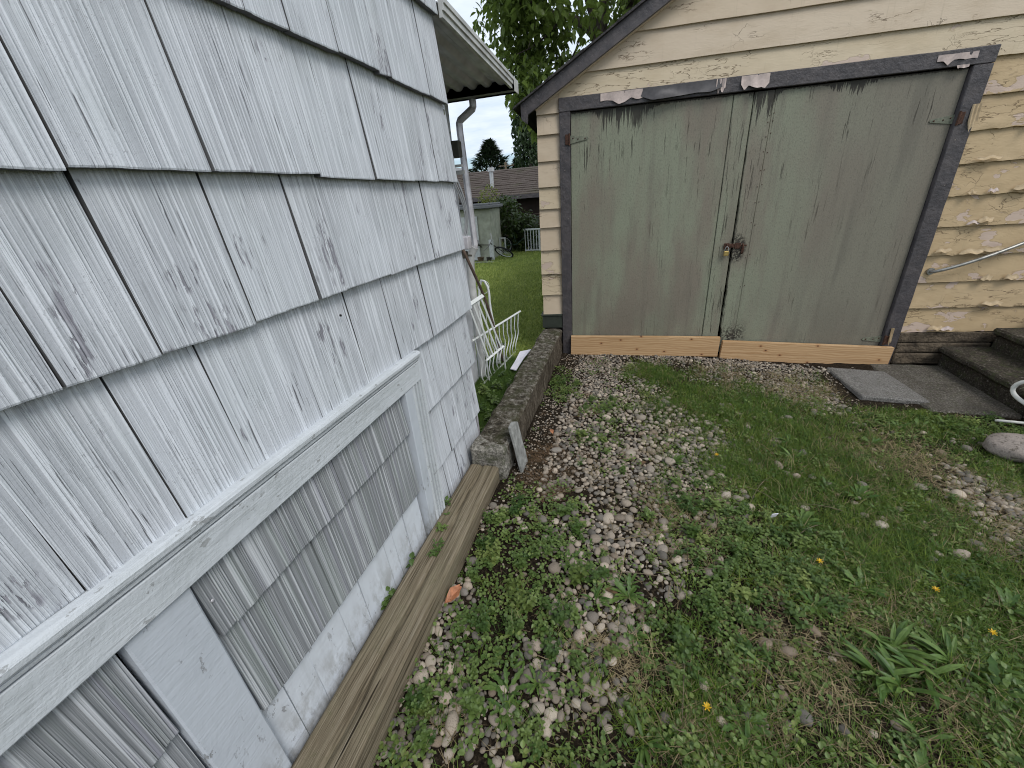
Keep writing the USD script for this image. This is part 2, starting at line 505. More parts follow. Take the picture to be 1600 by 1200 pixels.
def mat_cedar():
    b = MB('new_cedar_wood')
    o = b.jitter(b.obj(), 6.)
    g = b.noise(b.sc(o, (1.2, 30., 26.)), 1.6, 4., .6, .25)
    ring = b.n('wave_texture', wave_type='bands', bands_direction='z', vector=b.add(b.sc(o, (.35, 1., 1.)), b.n('vector_math', math_type='scale', vector1=b.n('noise_texture', out='color', vector=b.sc(o, (1.6, 1., 5.)), scale=1.6, detail=3.), scale=.09)), scale=16., distortion=1.2, detail=2.)
    c = b.mix(ring, (.42, .255, .125), (.52, .345, .19))
    c = b.mix(b.rg(g, .45, .75, 0., .55), c, (.30, .17, .08))
    ox, oy, oz = b.xyz(o)
    vv = b.n('voronoi_texture', dimensions='2D', feature='f1', vector=b.n('combine_xyz', x=ox, y=b.m('multiply', oz, 1.5), z=0.), scale=4.6, randomness=1.)
    kn = b.rg(vv, .055, .03)
    halo = b.rg(vv, .14, .05)
    c = b.mix(b.m('multiply', halo, .45), c, (.33, .15, .06))
    c = b.mix(b.m('multiply', kn, .9), c, (.09, .035, .018))
    return b.done(c, .6, b.bump(g, .003, .5), spec=.25)


def mat_beam():
    """weathered landscape timber"""
    b = MB('weathered_timber')
    o = b.pos()
    g1 = b.noise(b.sc(o, (120., 2.2, 120.)), 1., 4., .6, .2)
    g2 = b.noise(b.sc(o, (260., 6., 260.)), 1., 3., .6)
    n1 = b.noise(b.sc(o, (5., 2.2, 5.)), 1.6, 5., .6)
    c = b.ramp(b.m('add', b.m('multiply', g1, .65), b.m('multiply', g2, .35)), [(.33, (.04, .031, .020)), (.44, (.125, .100, .066)), (.54, (.205, .168, .115)), (.68, (.30, .26, .195))])
    c = b.mix(b.rg(n1, .42, .66, 0., .45), c, (.20, .175, .115))
    gs = b.rg(b.noise(o, 28., 5., .7), .56, .74)
    c = b.mix(b.m('multiply', gs, .38), c, (.095, .10, .045))
    crack = b.rg(b.noise(b.sc(o, (42., .9, 42.)), 1., 2., .5, .1), .345, .32)
    c = b.mix(b.m('multiply', crack, .9), c, (.018, .013, .008))
    h = b.m('add', b.m('multiply', g1, .8), b.m('multiply', g2, .4))
    h = b.m('subtract', h, b.m('multiply', crack, .9))
    return b.done(c, .85, b.bump(h, .012, .9), spec=.12)


def mat_concrete(name, a, c_, moss=.5, scale=1.):
    b = MB(name)
    o = b.pos()
    n1 = b.noise(o, 7. * scale, 6., .65)
    n2 = b.noise(o, 75. * scale, 4., .7)
    n3 = b.noise(o, 24. * scale, 5., .7)
    c = b.mix(b.rg(n1, .35, .7), a, c_)
    c = b.mix(b.rg(n2, .40, .62, .75, 0.), c, tuple(v * .28 for v in a))
    c = b.mix(b.rg(n2, .6, .72, 0., .7), c, (.44, .42, .38))
    c = b.mix(b.m('multiply', b.rg(n3, .48, .66), moss), c, (.055, .062, .028))
    h = b.m('add', n2, b.m('multiply', n3, .9))
    return b.done(c, .9, b.bump(h, .012, .9), spec=.15)


def mat_curb():
    """old curb: speckled lichen on top, brown earth streaks down the sides"""
    b = MB('mossy_concrete')
    o = b.pos()
    nx, ny, nz = b.xyz(b.n('geometry', out='normal'))
    n1 = b.noise(o, 9., 6., .65)
    n2 = b.noise(o, 60., 5., .75)
    n3 = b.noise(o, 26., 5., .75)
    n4 = b.noise(b.sc(o, (34., 34., 5.)), 1., 4., .7)
    top = b.ramp(n3, [(.36, (.024, .020, .014)), (.49, (.095, .082, .06)), (.58, (.20, .18, .148)), (.68, (.36, .335, .295))])
    top = b.mix(b.rg(n2, .47, .34, 0., .85), top, (.035, .031, .022))
    top = b.mix(b.rg(n2, .60, .68, 0., .8), top, (.46, .44, .40))
    top = b.mix(b.rg(n1, .46, .62, 0., .6), top, (.055, .058, .026))
    side = b.ramp(b.m('add', b.m('multiply', n4, .6), b.m('multiply', n2, .4)), [(.36, (.022, .017, .012)), (.47, (.075, .06, .043)), (.57, (.15, .125, .095)), (.68, (.26, .23, .19))])
    c = b.mix(b.rg(nz, .35, .75), side, top)
    h = b.m('add', b.m('add', n2, n3), b.m('multiply', n4, .5))
    return b.done(c, .92, b.bump(h, .016, 1.), spec=.12)


def mat_stone(name, stops, scale=28., dirt=.6):
    b = MB(name)
    o = b.obj()
    r = b.rand()
    w = b.n('white_noise_texture', dimensions='1D', w=b.m('multiply', r, 91.7))
    c = b.ramp(w, stops)
    q = b.jitter(o, 9.)
    n1 = b.noise(q, scale * 3., 4., .7)
    c = b.mix(1., c, b.ramp(n1, [(.3, (.70, .70, .70)), (.7, (1.22, 1.2, 1.17))]), 'multiply')
    n2 = b.noise(q, scale, 4., .6)
    c = b.mix(b.rg(n2, .5, .68, 0., dirt), c, (.055, .045, .03))
    return b.done(c, .78, b.bump(n1, .002, .6), spec=.22)


def mat_leaf(name, lo, hi, tr=.28, rough=.5, vein=False, spot=0.):
    b = MB(name)
    i = b.island()
    r = b.rand()
    w = b.n('white_noise_texture', dimensions='2D', vector=b.n('combine_xyz', x=b.m('multiply', i, 37.), y=b.m('multiply', r, 17.), z=0.))
    c = b.mix(w, lo, hi)
    n1 = b.noise(b.pos(), 60., 3., .6)
    c = b.mix(1., c, b.ramp(n1, [(.3, (.72, .74, .7)), (.7, (1.22, 1.2, 1.1))]), 'multiply')
    if spot:
        c = b.mix(b.rg(b.noise(b.pos(), 90., 3., .6), .62, .68, 0., spot), c, (.16, .12, .04))
    return b.done(c, rough, None, 0., .35, tr)


def mat_ground():
    """dark soil with moss, crumbs and dead stems; broad colour follows the patches of the yard (vertex attribute: r straw, g moss)"""
    b = MB('yard_soil')
    o = b.pos()
    a = b.n('attribute', attribute='patch')
    sr = b.n('separate_color', out='r', color=a)
    sg, sb = b.other(sr, 'g'), b.other(sr, 'b')
    n1 = b.noise(o, 16., 6., .7)
    n2 = b.noise(o, 95., 5., .7)
    n3 = b.noise(o, 5., 4., .6)
    c = b.ramp(n2, [(.34, (.007, .005, .004)), (.52, (.022, .016, .010)), (.64, (.055, .041, .027)), (.74, (.17, .14, .10))])
    fib = b.rg(b.noise(b.add(b.sc(o, (230., 40., 1.)), b.n('vector_math', math_type='scale', vector1=b.n('noise_texture', out='color', vector=o, scale=14., detail=3.), scale=22.)), 1., 3., .6), .52, .66)
    c = b.mix(b.m('multiply', fib, b.m('multiply', sr, .75)), c, (.24, .19, .115))
    moss = b.m('multiply', b.rg(b.m('add', n1, b.m('multiply', b.m('subtract', sg, .5), .35)), .48, .62), b.rg(sg, .1, .5, .2, 1.))
    mc = b.ramp(n2, [(.3, (.022, .036, .008)), (.55, (.075, .10, .022)), (.75, (.15, .17, .05))])
    c = b.mix(b.m('multiply', moss, .8), c, mc)
    h = b.m('add', b.m('multiply', n2, .8), n1)
    return b.done(c, .95, b.bump(h, .02, .9), spec=.1)


def mat_bark():
    b = MB('brown_bark')
    o = b.pos()
    g = b.noise(b.sc(o, (9., 9., 2.)), 3., 5., .65)
    return b.done(b.ramp(g, [(.3, (.03, .024, .018)), (.6, (.12, .10, .08)), (.8, (.2, .18, .15))]), .9, b.bump(g, .03, 1.), spec=.1)


def mat_roof(name, cols):
    b = MB(name)
    o = b.obj()
    n1 = b.noise(o, 1.6, 4., .6)
    n2 = b.noise(o, 40., 4., .7)
    r = b.island()
    c = b.mix(b.n('white_noise_texture', dimensions='1D', w=b.m('multiply', r, 77.)), cols[0], cols[1])
    c = b.mix(1., c, b.ramp(n2, [(.3, (.55, .55, .55)), (.7, (1.4, 1.4, 1.4))]), 'multiply')
    c = b.mix(b.rg(n1, .5, .75, 0., .5), c, (.06, .065, .03))
    return b.done(c, .9, b.bump(n2, .02, .8), spec=.15)


def mat_metal_white():
    b = MB('white_enamel_rail')
    o = b.pos()
    n1 = b.noise(o, 45., 5., .7)
    c = b.mix(b.rg(n1, .55, .75, 0., .6), (.66, .68, .66), (.32, .33, .28))
    c = b.mix(b.rg(b.noise(o, 110., 3., .6), .66, .72, 0., .7), c, (.15, .09, .05))
    return b.done(c, .45, None, 0., .4)


M = dict(
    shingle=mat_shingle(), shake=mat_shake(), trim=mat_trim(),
    flat=mat_flatpaint('grey_white_flat_paint', (.50, .53, .57)),
    strip=mat_flatpaint('pale_flat_shingle_paint', (.60, .63, .67), .25),
    sheath=mat_plain('dark_sheathing', (.03, .028, .026), .9),
    siding=mat_siding('cream_siding_paint', (.56, .46, .345), .2),
    siding_worn=mat_siding('peeling_cream_siding_paint', (.48, .36, .215), .9),
    siding_mid=mat_siding('cracked_cream_siding_paint', (.56, .465, .33), .45),
    door=mat_door(), brown=mat_brown_trim(), cedar=mat_cedar(), beam=mat_beam(),
    curb=mat_curb(),
    curb_pale=mat_concrete('pale_broken_concrete', (.27, .25, .21), (.36, .335, .295), .6),
    step=mat_concrete('dark_step_concrete', (.062, .052, .040), (.115, .098, .076), .8),
    landing=mat_concrete('earthy_landing_concrete', (.13, .115, .095), (.20, .18, .155), .45, 1.2),
    slab=mat_concrete('grey_paver_concrete', (.25, .235, .215), (.31, .295, .275), .18, 1.6),
    found=mat_plain('dark_green_foundation_paint', (.035, .042, .032), .7, bump=.004),
    peel=mat_plain('pinkish_paint_peel', (.50, .41, .37), .6, var=.15, scale=40.),
    peel_cream=mat_plain('cream_paint_peel', (.47, .355, .215), .6, var=.15, scale=40.),
    peel_dark=mat_plain('dark_paint_peel', (.075, .07, .072), .4, var=.2, scale=30.),
    black=mat_plain('black_gap', (.012, .011, .01), .9),
    hinge=mat_plain('painted_hinge_metal', (.20, .21, .155), .5, var=.3, scale=60.),
    rust=mat_plain('rusty_metal', (.095, .045, .028), .8, var=.45, scale=70., bump=.003),
    brass=mat_plain('brass_padlock', (.60, .43, .16), .35, .9, .1),
    steel=mat_plain('steel_shackle', (.6, .6, .6), .3, 1., .1),
    galv=mat_plain('galvanised_pipe', (.38, .37, .34), .42, .75, .3, 25.),
    ground=mat_ground(),
    pebble_a=mat_stone('river_pebble_stone', [(0, (.35, .295, .235)), (.25, (.20, .165, .13)), (.45, (.41, .355, .29)), (.6, (.14, .122, .10)), (.75, (.48, .415, .335)), (.9, (.24, .185, .135)), (1, (.19, .165, .14))]),
    pebble_b=mat_stone('pinkish_pebble_stone', [(0, (.36, .295, .24)), (.3, (.48, .405, .32)), (.6, (.31, .27, .225)), (.8, (.20, .175, .15)), (1, (.35, .295, .235))]),
    pebble_c=mat_stone('grey_pebble_stone', [(0, (.125, .115, .102)), (.4, (.20, .178, .15)), (.7, (.095, .088, .078)), (1, (.26, .235, .205))]),
    boulder=mat_stone('granite_boulder_stone', [(0, (.25, .215, .19)), (1, (.29, .25, .22))], 55., .75),
    weed=mat_leaf('weed_leaf', (.058, .108, .022), (.165, .225, .068), .25, .42),
    weed_dark=mat_leaf('dark_weed_leaf', (.036, .076, .016), (.105, .16, .045), .22, .42),
    weed_b=mat_leaf('weed_leaf_yellowish', (.09, .13, .028), (.20, .25, .075), .25, spot=.5),
    rosette=mat_leaf('dandelion_leaf', (.046, .098, .018), (.125, .195, .048), .22, .45),
    grass=mat_leaf('grass_blade', (.045, .098, .008), (.160, .215, .028), .25, .6),
    grass_b=mat_leaf('dark_grass_blade', (.028, .075, .008), (.095, .160, .024), .25, .6),
    lawn=mat_leaf('lawn_blade', (.12, .19, .022), (.42, .47, .13), .3),
    straw=mat_leaf('dry_straw', (.13, .095, .05), (.33, .26, .155), .1, .7),
    clip=mat_leaf('brown_clipping', (.075, .045, .024), (.17, .105, .06), .05, .8),
    twig=mat_plain('dry_twig', (.20, .155, .105), .8, var=.3),
    treeleaf=mat_leaf('tree_leaf', (.040, .080, .014), (.165, .225, .050), .42, .4),
    hedge=mat_leaf('shrub_leaf', (.012, .026, .007), (.055, .085, .02), .2, .4),
    hedge_lit=mat_leaf('yellow_green_shrub_leaf', (.06, .09, .02), (.17, .19, .05), .25, .45),  # yellower, paler leaf for the loose upper growth
    conifer=mat_leaf('conifer_spray', (.010, .022, .010), (.036, .055, .022), .1, .7),
    poplar=mat_leaf('poplar_leaf', (.022, .042, .016), (.075, .105, .042), .25, .5),
    bark=mat_bark(),
    roof=mat_roof('dark_roof_shingle', ((.035, .032, .033), (.075, .07, .07))),
    far_roof=mat_roof('brown_roof_shingle', ((.042, .034, .030), (.115, .092, .078))),
    soffit=mat_plain('white_awning_metal', (.62, .62, .66), .4, .1, .2, 9.),
    gutter=mat_plain('white_gutter_metal', (.60, .60, .58), .35, .1, .2, 9.),
    downspout=mat_plain('white_downspout_metal', (.66, .64, .67), .3, .3, .2, 14.),
    rail=mat_metal_white(),
    darkbox=mat_plain('dark_box_plastic', (.07, .065, .05), .6),
    cable=mat_plain('grey_cable', (.40, .41, .42), .5),
    porch=mat_plain('porch_wall_paint', (.50, .51, .53), .6),
    shed=mat_plain('pale_green_stucco', (.47, .48, .37), .8, var=.2, scale=6., bump=.01),
    shed_door=mat_plain('white_shed_door', (.70, .71, .68), .6),
    shed_roof=mat_plain('grey_flat_roof', (.22, .22, .22), .8),
    far_wall=mat_plain('dark_brown_wall', (.032, .019, .015), .8, var=.25, scale=3.),
    vent=mat_plain('galvanised_vent', (.55, .55, .55), .4, .6),
    tyre=mat_plain('black_tyre', (.015, .015, .016), .8),
    bikegreen=mat_plain('green_bicycle_paint', (.12, .20, .16), .4),
    hose=mat_plain('white_hose', (.66, .65, .60), .45, var=.1),
    logwood=mat_plain('brown_log_wood', (.16, .115, .07), .85, var=.3, scale=30., bump=.01),
    petal=mat_leaf('yellow_petal', (.62, .36, .02), (.75, .50, .03), .2),
    redleaf=mat_leaf('red_fallen_leaf', (.42, .17, .09), (.55, .27, .16), .2, .5),
    paper=mat_plain('white_board', (.74, .72, .78), .5, var=.05),
    slate=mat_plain('pale_grey_plank', (.34, .34, .32), .75, var=.3, scale=25., bump=.006),
    stick=mat_plain('brown_stick', (.15, .105, .08), .8, var=.3),
    sill=mat_plain('rotten_sill_wood', (.13, .10, .068), .9, var=.45, scale=14., bump=.02),
    interior=mat_plain('garage_interior', (.02, .018, .016), .9),
    far_ground=mat_plain('far_field', (.06, .075, .03), .95, scale=.5),
)

# ------------------------------------------------------------------ the yard's patches (metres): x, y, radius in x, radius in y
GRAVEL = [(-0.23, 3.19, 0.38, 0.54), (-0.53, 2.46, 0.27, 0.47), (-0.27, 2.18, 0.32, 0.3), (-0.48, 1.8, 0.22, 0.23), (0.34, 2.24, 0.35, 0.44), (0.05, 1.92, 0.32, 0.3), (-0.09, 1.37, 0.2, 0.23), (0.13, 1.39, 0.17, 0.18), (-0.65, 0.89, 0.15, 0.16), (-0.59, 0.67, 0.13, 0.12), (-0.43, 0.6, 0.2, 0.1), (-0.14, 0.78, 0.17, 0.12), (1.07, 3.51, 0.57, 0.37), (1.31, 3.25, 0.28, 0.32), (1.74, 1.93, 0.14, 0.34), (-0.11, 2.85, 0.39, 0.44), (0.4, 1.84, 0.23, 0.21), (1.81, 2.12, 0.12, 0.26), (-0.6, 1.59, 0.21, 0.21), (-0.56, 0.52, 0.13, 0.08), (-0.04, 1.04, 0.17, 0.13), (-0.32, 3.53, 0.35, 0.32), (0.48, 3.77, 0.35, 0.25), (-.5, 2.1, .2, .3), (1.75, 1.6, .12, .2)]
GRASS = [(0.78, 2.83, 0.48, 0.41), (0.99, 2.46, 0.42, 0.5), (0.79, 2.09, 0.41, 0.32), (1.17, 1.64, 0.35, 0.36), (1.38, 1.84, 0.23, 0.32), (1.17, 2.3, 0.28, 0.37), (1.12, 1.23, 0.26, 0.31), (0.22, 3.33, 0.22, 0.16), (1.92, 2.95, 0.25, 0.2), (1.39, 1.5, 0.19, 0.32), (0.93, 1.45, 0.2, 0.22), (1.11, 0.95, 0.14, 0.18), (0.31, 0.74, 0.18, 0.13), (1.5, 1.2, .3, .3), (2.0, 2.3, .2, .2)]
STRAW = [(1.55, 2.32, 0.3, 0.38), (1.61, 2.07, 0.21, 0.38), (0.64, 0.94, 0.22, 0.17), (0.58, 1.05, 0.17, 0.15), (0.32, 0.7, 0.21, 0.09), (0.99, 0.96, 0.15, 0.13), (-0.39, 1.91, 0.22, 0.14), (-0.39, 1.71, 0.14, 0.11), (0.01, 0.95, 0.13, 0.14), (0.12, 0.81, 0.12, 0.11), (1.27, 3.24, 0.28, 0.25), (0.8, 3.39, 0.21, 0.21), (.3, 1.65, .2, .2), (.85, 1.2, .2, .2)]
WEED = [(-0.38, 1.38, 0.27, 0.24), (-0.4, 1.09, 0.18, 0.21), (-0.22, 0.97, 0.19, 0.15), (-0.1, 1.19, 0.16, 0.13), (-0.55, 1.29, 0.12, 0.2), (0.44, 1.54, 0.26, 0.25), (0.7, 1.52, 0.27, 0.24), (0.47, 1.27, 0.25, 0.16), (0.71, 1.33, 0.15, 0.17), (0.42, 1.74, 0.19, 0.15), (0.23, 0.98, 0.13, 0.12), (0.4, 1.05, 0.13, 0.12), (0.39, 0.86, 0.12, 0.08), (-0.49, 0.64, 0.14, 0.11), (-0.41, 0.8, 0.13, 0.11), (-0.54, 0.48, 0.09, 0.05), (-0.21, 0.61, 0.11, 0.06), (-0.08, 0.59, 0.11, 0.04), (-0.47, 2.95, 0.12, 0.27), (-0.17, 2.16, 0.16, 0.14), (-0.14, 2.63, 0.18, 0.19), (2.36, 2.9, 0.12, 0.12), (2.04, 2.86, 0.24, 0.14), (1.7, 2.8, 0.2, 0.12)]
ROS = [(0.39, 2.32), (0.29, 2.03), (1.21, 1.88), (1.16, 1.96), (1.17, 1.5), (1.25, 1.49), (0.91, 1.13), (0.88, 1.01), (0.83, 1.03), (0.96, 1.06), (1.2, 1.27), (1.17, 1.13), (1.15, 1.06), (1.07, 1.13), (0.49, 0.98), (0.25, 0.99), (0.06, 1.14), (0.39, 0.79), (0.86, 0.87), (-0.3, 0.65), (-0.22, 0.74), (0.11, 0.67), (0.39, 0.73), (0.85, 1.16), (1.17, 1.01), (0.83, 1.71), (0.65, 1.75), (1.03, 1.98)]


def field(blobs, x, y):
    x, y = np.asarray(x, float), np.asarray(y, float)
    out = np.zeros(np.broadcast(x, y).shape)
    for a, b_, rx, ry in blobs:
        out = np.maximum(out, np.exp(-1.1 * (((x - a) / rx) ** 2 + ((y - b_) / ry) ** 2)))
    return out


def bumps(x, y):
    p = np.stack(np.broadcast_arrays(np.asarray(x, float), np.asarray(y, float), 0.), -1)
    return fb(p * 2.2, 3, 3) * .05 + fb(p * 14, 3, 9) * .02


def surf(x, y):
    """height of the soil"""
    x, y = np.asarray(x, float), np.asarray(y, float)
    near = (x > -.7) & (y < 4.2)
    base = hz(np.minimum(x, 4.))
    back = np.where((x < -.7) & (y > 1.5), -.02, 0.)
    g = field(GRAVEL, x, y) * .012
    return base + back + g + np.where(near, bumps(x, y), bumps(x, y) * .6)


# ------------------------------------------------------------------ the ground, one sheet out to the horizon
def axis(lo, hi, step, far):
    mid = np.arange(lo, hi + 1e-6, step)
    out, s, v = [], step, 0.
    while v < far:
        s *= 1.28
        v += s
        out.append(v)
    out = np.array(out)
    return np.r_[(lo - out)[::-1], mid, hi + out]


gx_, gy_ = axis(-1.4, 2.8, .022, 180.), axis(.2, 4.2, .022, 220.)
GX, GY = np.meshgrid(gx_, gy_, indexing='ij')
GZ = surf(GX, GY)
gm = sheet(np.stack([GX, GY, GZ], -1))
yard = ground_piece('ground', gm, M['ground'], 'structure', smooth=True)
green = np.maximum(field(GRASS, GX, GY), ((GX < -.75) & (GY > 1.6) | (GY > 5) | (GX > 3)) * 1.)
col = np.stack([field(STRAW, GX, GY), np.clip(green, 0, 1), field(GRAVEL, GX, GY)], -1).reshape(-1, 3)
UsdGeom.PrimvarsAPI(yard).CreatePrimvar('patch', Sdf.ValueTypeNames.Color3fArray, 'vertex').Set(Vt.Vec3fArray.FromNumpy(col.astype(np.float32)))

# ------------------------------------------------------------------ the shingled house on the left
HB = np.array([-.80, 1.97, 0.])
house = thing('shingled_house', 'old white painted house with cedar shingle wall along the left', 'house', HB)


def at(mesh, base=HB):
    mesh = mesh.copy()
    mesh.apply_translation(-np.asarray(base))
    return mesh


def shingle_mesh(y0, y1, zb, zt, xb=-.80, taper=.028, thick=.019, groove=.0005, step=.012, seed=0):
    r = np.random.default_rng(seed)
    n = max(4, int((y1 - y0) / step))
    ys = np.linspace(y0, y1, n + 1)
    ys[1:-1] += r.uniform(-.3, .3, n - 1) * (y1 - y0) / n
    dx = r.normal(0, groove, n + 1)
    dz = np.cumsum(r.normal(0, .0004, n + 1))
    dz -= np.linspace(dz[0], dz[-1], n + 1)
    lean = r.normal(0, .0012)
    tilt = r.normal(0, .0016)
    dz += np.linspace(-tilt, tilt, n + 1)
    cup = .0014 * r.normal() * (np.linspace(-1, 1, n + 1) ** 2)
    dyt = r.normal(0, .002)
    B = np.stack([np.full(n + 1, xb - thick), ys, zb + dz], 1)
    C = np.stack([xb + dx + lean + cup - .0012, ys, zb + dz], 1)
    C2 = np.stack([xb + dx + lean + cup, ys, zb + dz + .003], 1)
    T = np.stack([xb - taper + dx, ys + dyt, np.full(n + 1, zt)], 1)
    P = np.stack([B, C, C2, T], 1)
    left = P[:1].copy(); left[:, :, 0] -= .022
    right = P[-1:].copy(); right[:, :, 0] -= .022
    return sheet(np.concatenate([left, P, right]), flip=False)


sd = 100
ROWS = [(2.725, None, []), (2.42, None, []), (2.115, None, [1.30, 1.62]), (1.815, 1.972, [1.037, 1.22, 1.425, 1.504, 1.798]), (1.507, 1.99, [.476, .712, 1.027, 1.29, 1.554, 1.78]),
        (1.208, 1.985, [.344, .487, .694, .905, 1.018, 1.276, 1.638]), (.902, 1.985, [.238, .402, .557, .793, 1.027, 1.235, 1.508])]
for zb, yend, js in ROWS:
    r = np.random.default_rng(int(zb * 1000))
    js = list(js) or [1.7]
    while js[0] > -1.5:
        js.insert(0, js[0] - r.uniform(.10, .25))
    if len(js) > 1 and zb > 2.1:
        while js[-1] < 1.8:
            js.append(js[-1] + r.uniform(.1, .24))
        js = [j for j in js if j < 1.9]
    js = js + [yend or 1.972]
    for a, c in zip(js[:-1], js[1:]):
        sd += 1
        g = r.uniform(.0006, .0026)
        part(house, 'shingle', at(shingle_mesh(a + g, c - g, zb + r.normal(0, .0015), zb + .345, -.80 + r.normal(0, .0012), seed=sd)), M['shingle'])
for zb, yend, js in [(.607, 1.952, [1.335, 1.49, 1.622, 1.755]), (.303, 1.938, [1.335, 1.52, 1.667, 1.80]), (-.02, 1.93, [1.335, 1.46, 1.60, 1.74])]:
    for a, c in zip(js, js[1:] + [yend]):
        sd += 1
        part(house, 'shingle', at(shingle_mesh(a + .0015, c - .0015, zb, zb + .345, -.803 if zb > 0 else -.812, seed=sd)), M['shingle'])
# walls behind the shingles and the recessed porch wall round the corner
part(house, 'wall', at(cat(box(-5., -.872, -2.2, 1.962, -.2, 3.05), box(-5., -1.26, 1.962, 3.02, -.2, 2.1))), M['sheath'])
part(house, 'porch_wall', at(cat(box(-1.258, -1.235, 1.965, 3.03, -.1, 2.06), box(-1.30, -1.235, 3.031, 3.045, -.1, 2.06))), M['porch'])
part(house, 'corner_board', at(box(-.86, -.8345, 1.964, 1.978, -.1, 3.0, .003)), M['downspout'])
part(house, 'shaded_corner_strip', at(box(-.834, -.822, 1.967, 1.985, 1.5, 1.80, .003)), M['hinge'])  # dark trim sliver standing proud of the back corner
# moulded frame of the filled-in opening
ybk = -1.7


def mould_h(zs, xs):
    """long moulding along y with a profile of (x, z) points"""
    n = 60
    yy = np.linspace(ybk, 1.33, n)
    prof = np.stack([xs, zs], 1)
    P = np.zeros((n, len(prof), 3))
    P[:, :, 0] = prof[None, :, 0]
    P[:, :, 2] = prof[None, :, 1]
    P[:, :, 1] = yy[:, None]
    w = fb(np.stack([yy * 3., yy * 0, yy * 0], 1), 3, 4)
    P[:, :, 2] += w[:, None] * .004
    P[:, 1:-1, 0] += fb(P[:, 1:-1] * 30., 3, 5) * .003
    return sheet(P)


part(house, 'frame_board', at(mould_h([.785, .785, .788, .82, .862, .864, .864], [-.835, -.786, -.784, -.785, -.784, -.786, -.82])), M['trim'])
part(house, 'frame_moulding', at(mould_h([.864, .868, .868, .870, .876, .879, .879, .886, .896, .903, .905, .905], [-.82, -.80, -.79, -.782, -.781, -.792, -.780, -.774, -.773, -.777, -.783, -.84])), M['trim'])


def mould_v(ys, xs, z0, z1, seed):
    n = 24
    zz = np.linspace(z0, z1, n)
    P = np.zeros((len(ys), n, 3))
    P[:, :, 0] = np.array(xs)[:, None]
    P[:, :, 1] = np.array(ys)[:, None]
    P[:, :, 2] = zz[None]
    P[1:-1, :, 0] += fb(P[1:-1] * 25., 3, seed) * .002
    return sheet(P)


part(house, 'frame_board', at(mould_v([1.195, 1.195, 1.198, 1.245, 1.247, 1.247], [-.84, -.789, -.787, -.787, -.789, -.82], -.05, .784, 6)), M['flat'])
part(house, 'frame_moulding', at(mould_v([1.247, 1.250, 1.255, 1.262, 1.265, 1.272, 1.275, 1.284, 1.287, 1.295, 1.298, 1.307, 1.311, 1.319, 1.329, 1.331, 1.331], [-.84, -.792, -.785, -.785, -.792, -.835, -.785, -.785, -.79, -.835, -.785, -.785, -.83, -.785, -.783, -.787, -.84], -.05, .863, 7)), M['trim'])
# filled-in panel: a flat board, two courses of combed shakes, pale flat shingles at the foot
part(house, 'flat_board', at(rough_box(-.84, -.795, .234, .352, -.06, .785, .03, .0012, 9., 4, .004)), M['flat'])


def shake_row(js, zb, zt, xb, name='combed_shake', mat='shake'):
    global sd
    for a, c in zip(js[:-1], js[1:]):
        sd += 1
        part(house, name, at(shingle_mesh(a + .0012, c - .0012, zb, zt, xb, .016, .012, .0006, .012, sd)), M[mat])


shake_row([.360, .395, .58, .79, 1.0, 1.188], .612, .80, -.797)
shake_row([.358, .42, .64, .86, 1.04, 1.184], .330, .63, -.799)
shake_row([-.95, -.55, -.2, .05, .20, .2285], .52, .80, -.799)
shake_row([-.95, -.6, -.3, 0., .13, .2285], .22, .54, -.801)
for k, (a, c) in enumerate(zip([.356, .427, .517, .655, .756, .848, .917, .975, 1.06, 1.12], [.427, .517, .655, .756, .848, .917, .975, 1.06, 1.12, 1.182])):
    part(house, 'foot_shingle', at(shingle_mesh(a + .0012, c - .0012, -.02, .36, -.812, .014, .010, .0002, .02, 900 + k)), M['strip'])
for k, (a, c) in enumerate(zip([-.6, -.35, -.1, .1], [-.35, -.1, .1, .229])):
    part(house, 'foot_shingle', at(shingle_mesh(a + .0012, c - .0012, -.06, .25, -.812, .014, .010, .0002, .02, 930 + k)), M['strip'])
# a nail hole with a rusty rim and two nail heads
part(house, 'nail_hole', at(trimesh.creation.cylinder(.0035, .004, transform=trimesh.transformations.translation_matrix((-.8055, .975, 1.145)) @ trimesh.transformations.rotation_matrix(np.pi / 2, (0, 1, 0)), sections=9)), M['black'])
for yy, zz in ((.375, .705), (.83, .36)):
    nl = trimesh.creation.icosphere(1, .004)
    nl.apply_scale((.5, 1, 1))
    nl.apply_translation((-.801, yy, zz))
    part(house, 'nail_head', at(nl), M['downspout'], True)
# awning over the back porch, its gutter and downspout
ay0, ay1 = 1.98, 3.10
zt = lambda y: 2.172 - .050 * (y - ay0) / (ay1 - ay0)
xs = np.arange(-.80, -3.6, -.0125)
ph = ((-xs - .80) / .10) % 1.
hgt = np.clip((np.abs(ph - .5) - .22) / .08, 0, 1)
P = np.zeros((len(xs), 2, 3))
P[:, :, 0] = xs[:, None]
P[:, 0, 1], P[:, 1, 1] = ay0, ay1
P[:, 0, 2] = zt(ay0) - .035 + .022 * hgt
P[:, 1, 2] = zt(ay1) - .035 + .022 * hgt
part(house, 'awning_panel', at(slab_sheet(P, np.array([0, 0, .004]))), M['soffit'])
for x0, x1, dz0, dz1 in ((-.797, -.782, -.062, .012), (-.7815, -.774, -.040, .006), (-.7735, -.768, -.018, -.002)):
    v = [(x, y, zt(y) + d) for x in (x0, x1) for y in (ay0, ay1 + .04) for d in (dz0, dz1)]
    part(house, 'awning_fascia', at(trimesh.convex.convex_hull(np.array(v))), M['gutter'])
prof = np.array([(3.055, 2.115), (3.055, 2.055), (3.075, 2.048), (3.125, 2.048), (3.142, 2.07), (3.145, 2.115), (3.139, 2.115), (3.136, 2.072), (3.122, 2.053), (3.075, 2.053), (3.060, 2.058), (3.060, 2.115)])
P = np.zeros((2, len(prof), 3))
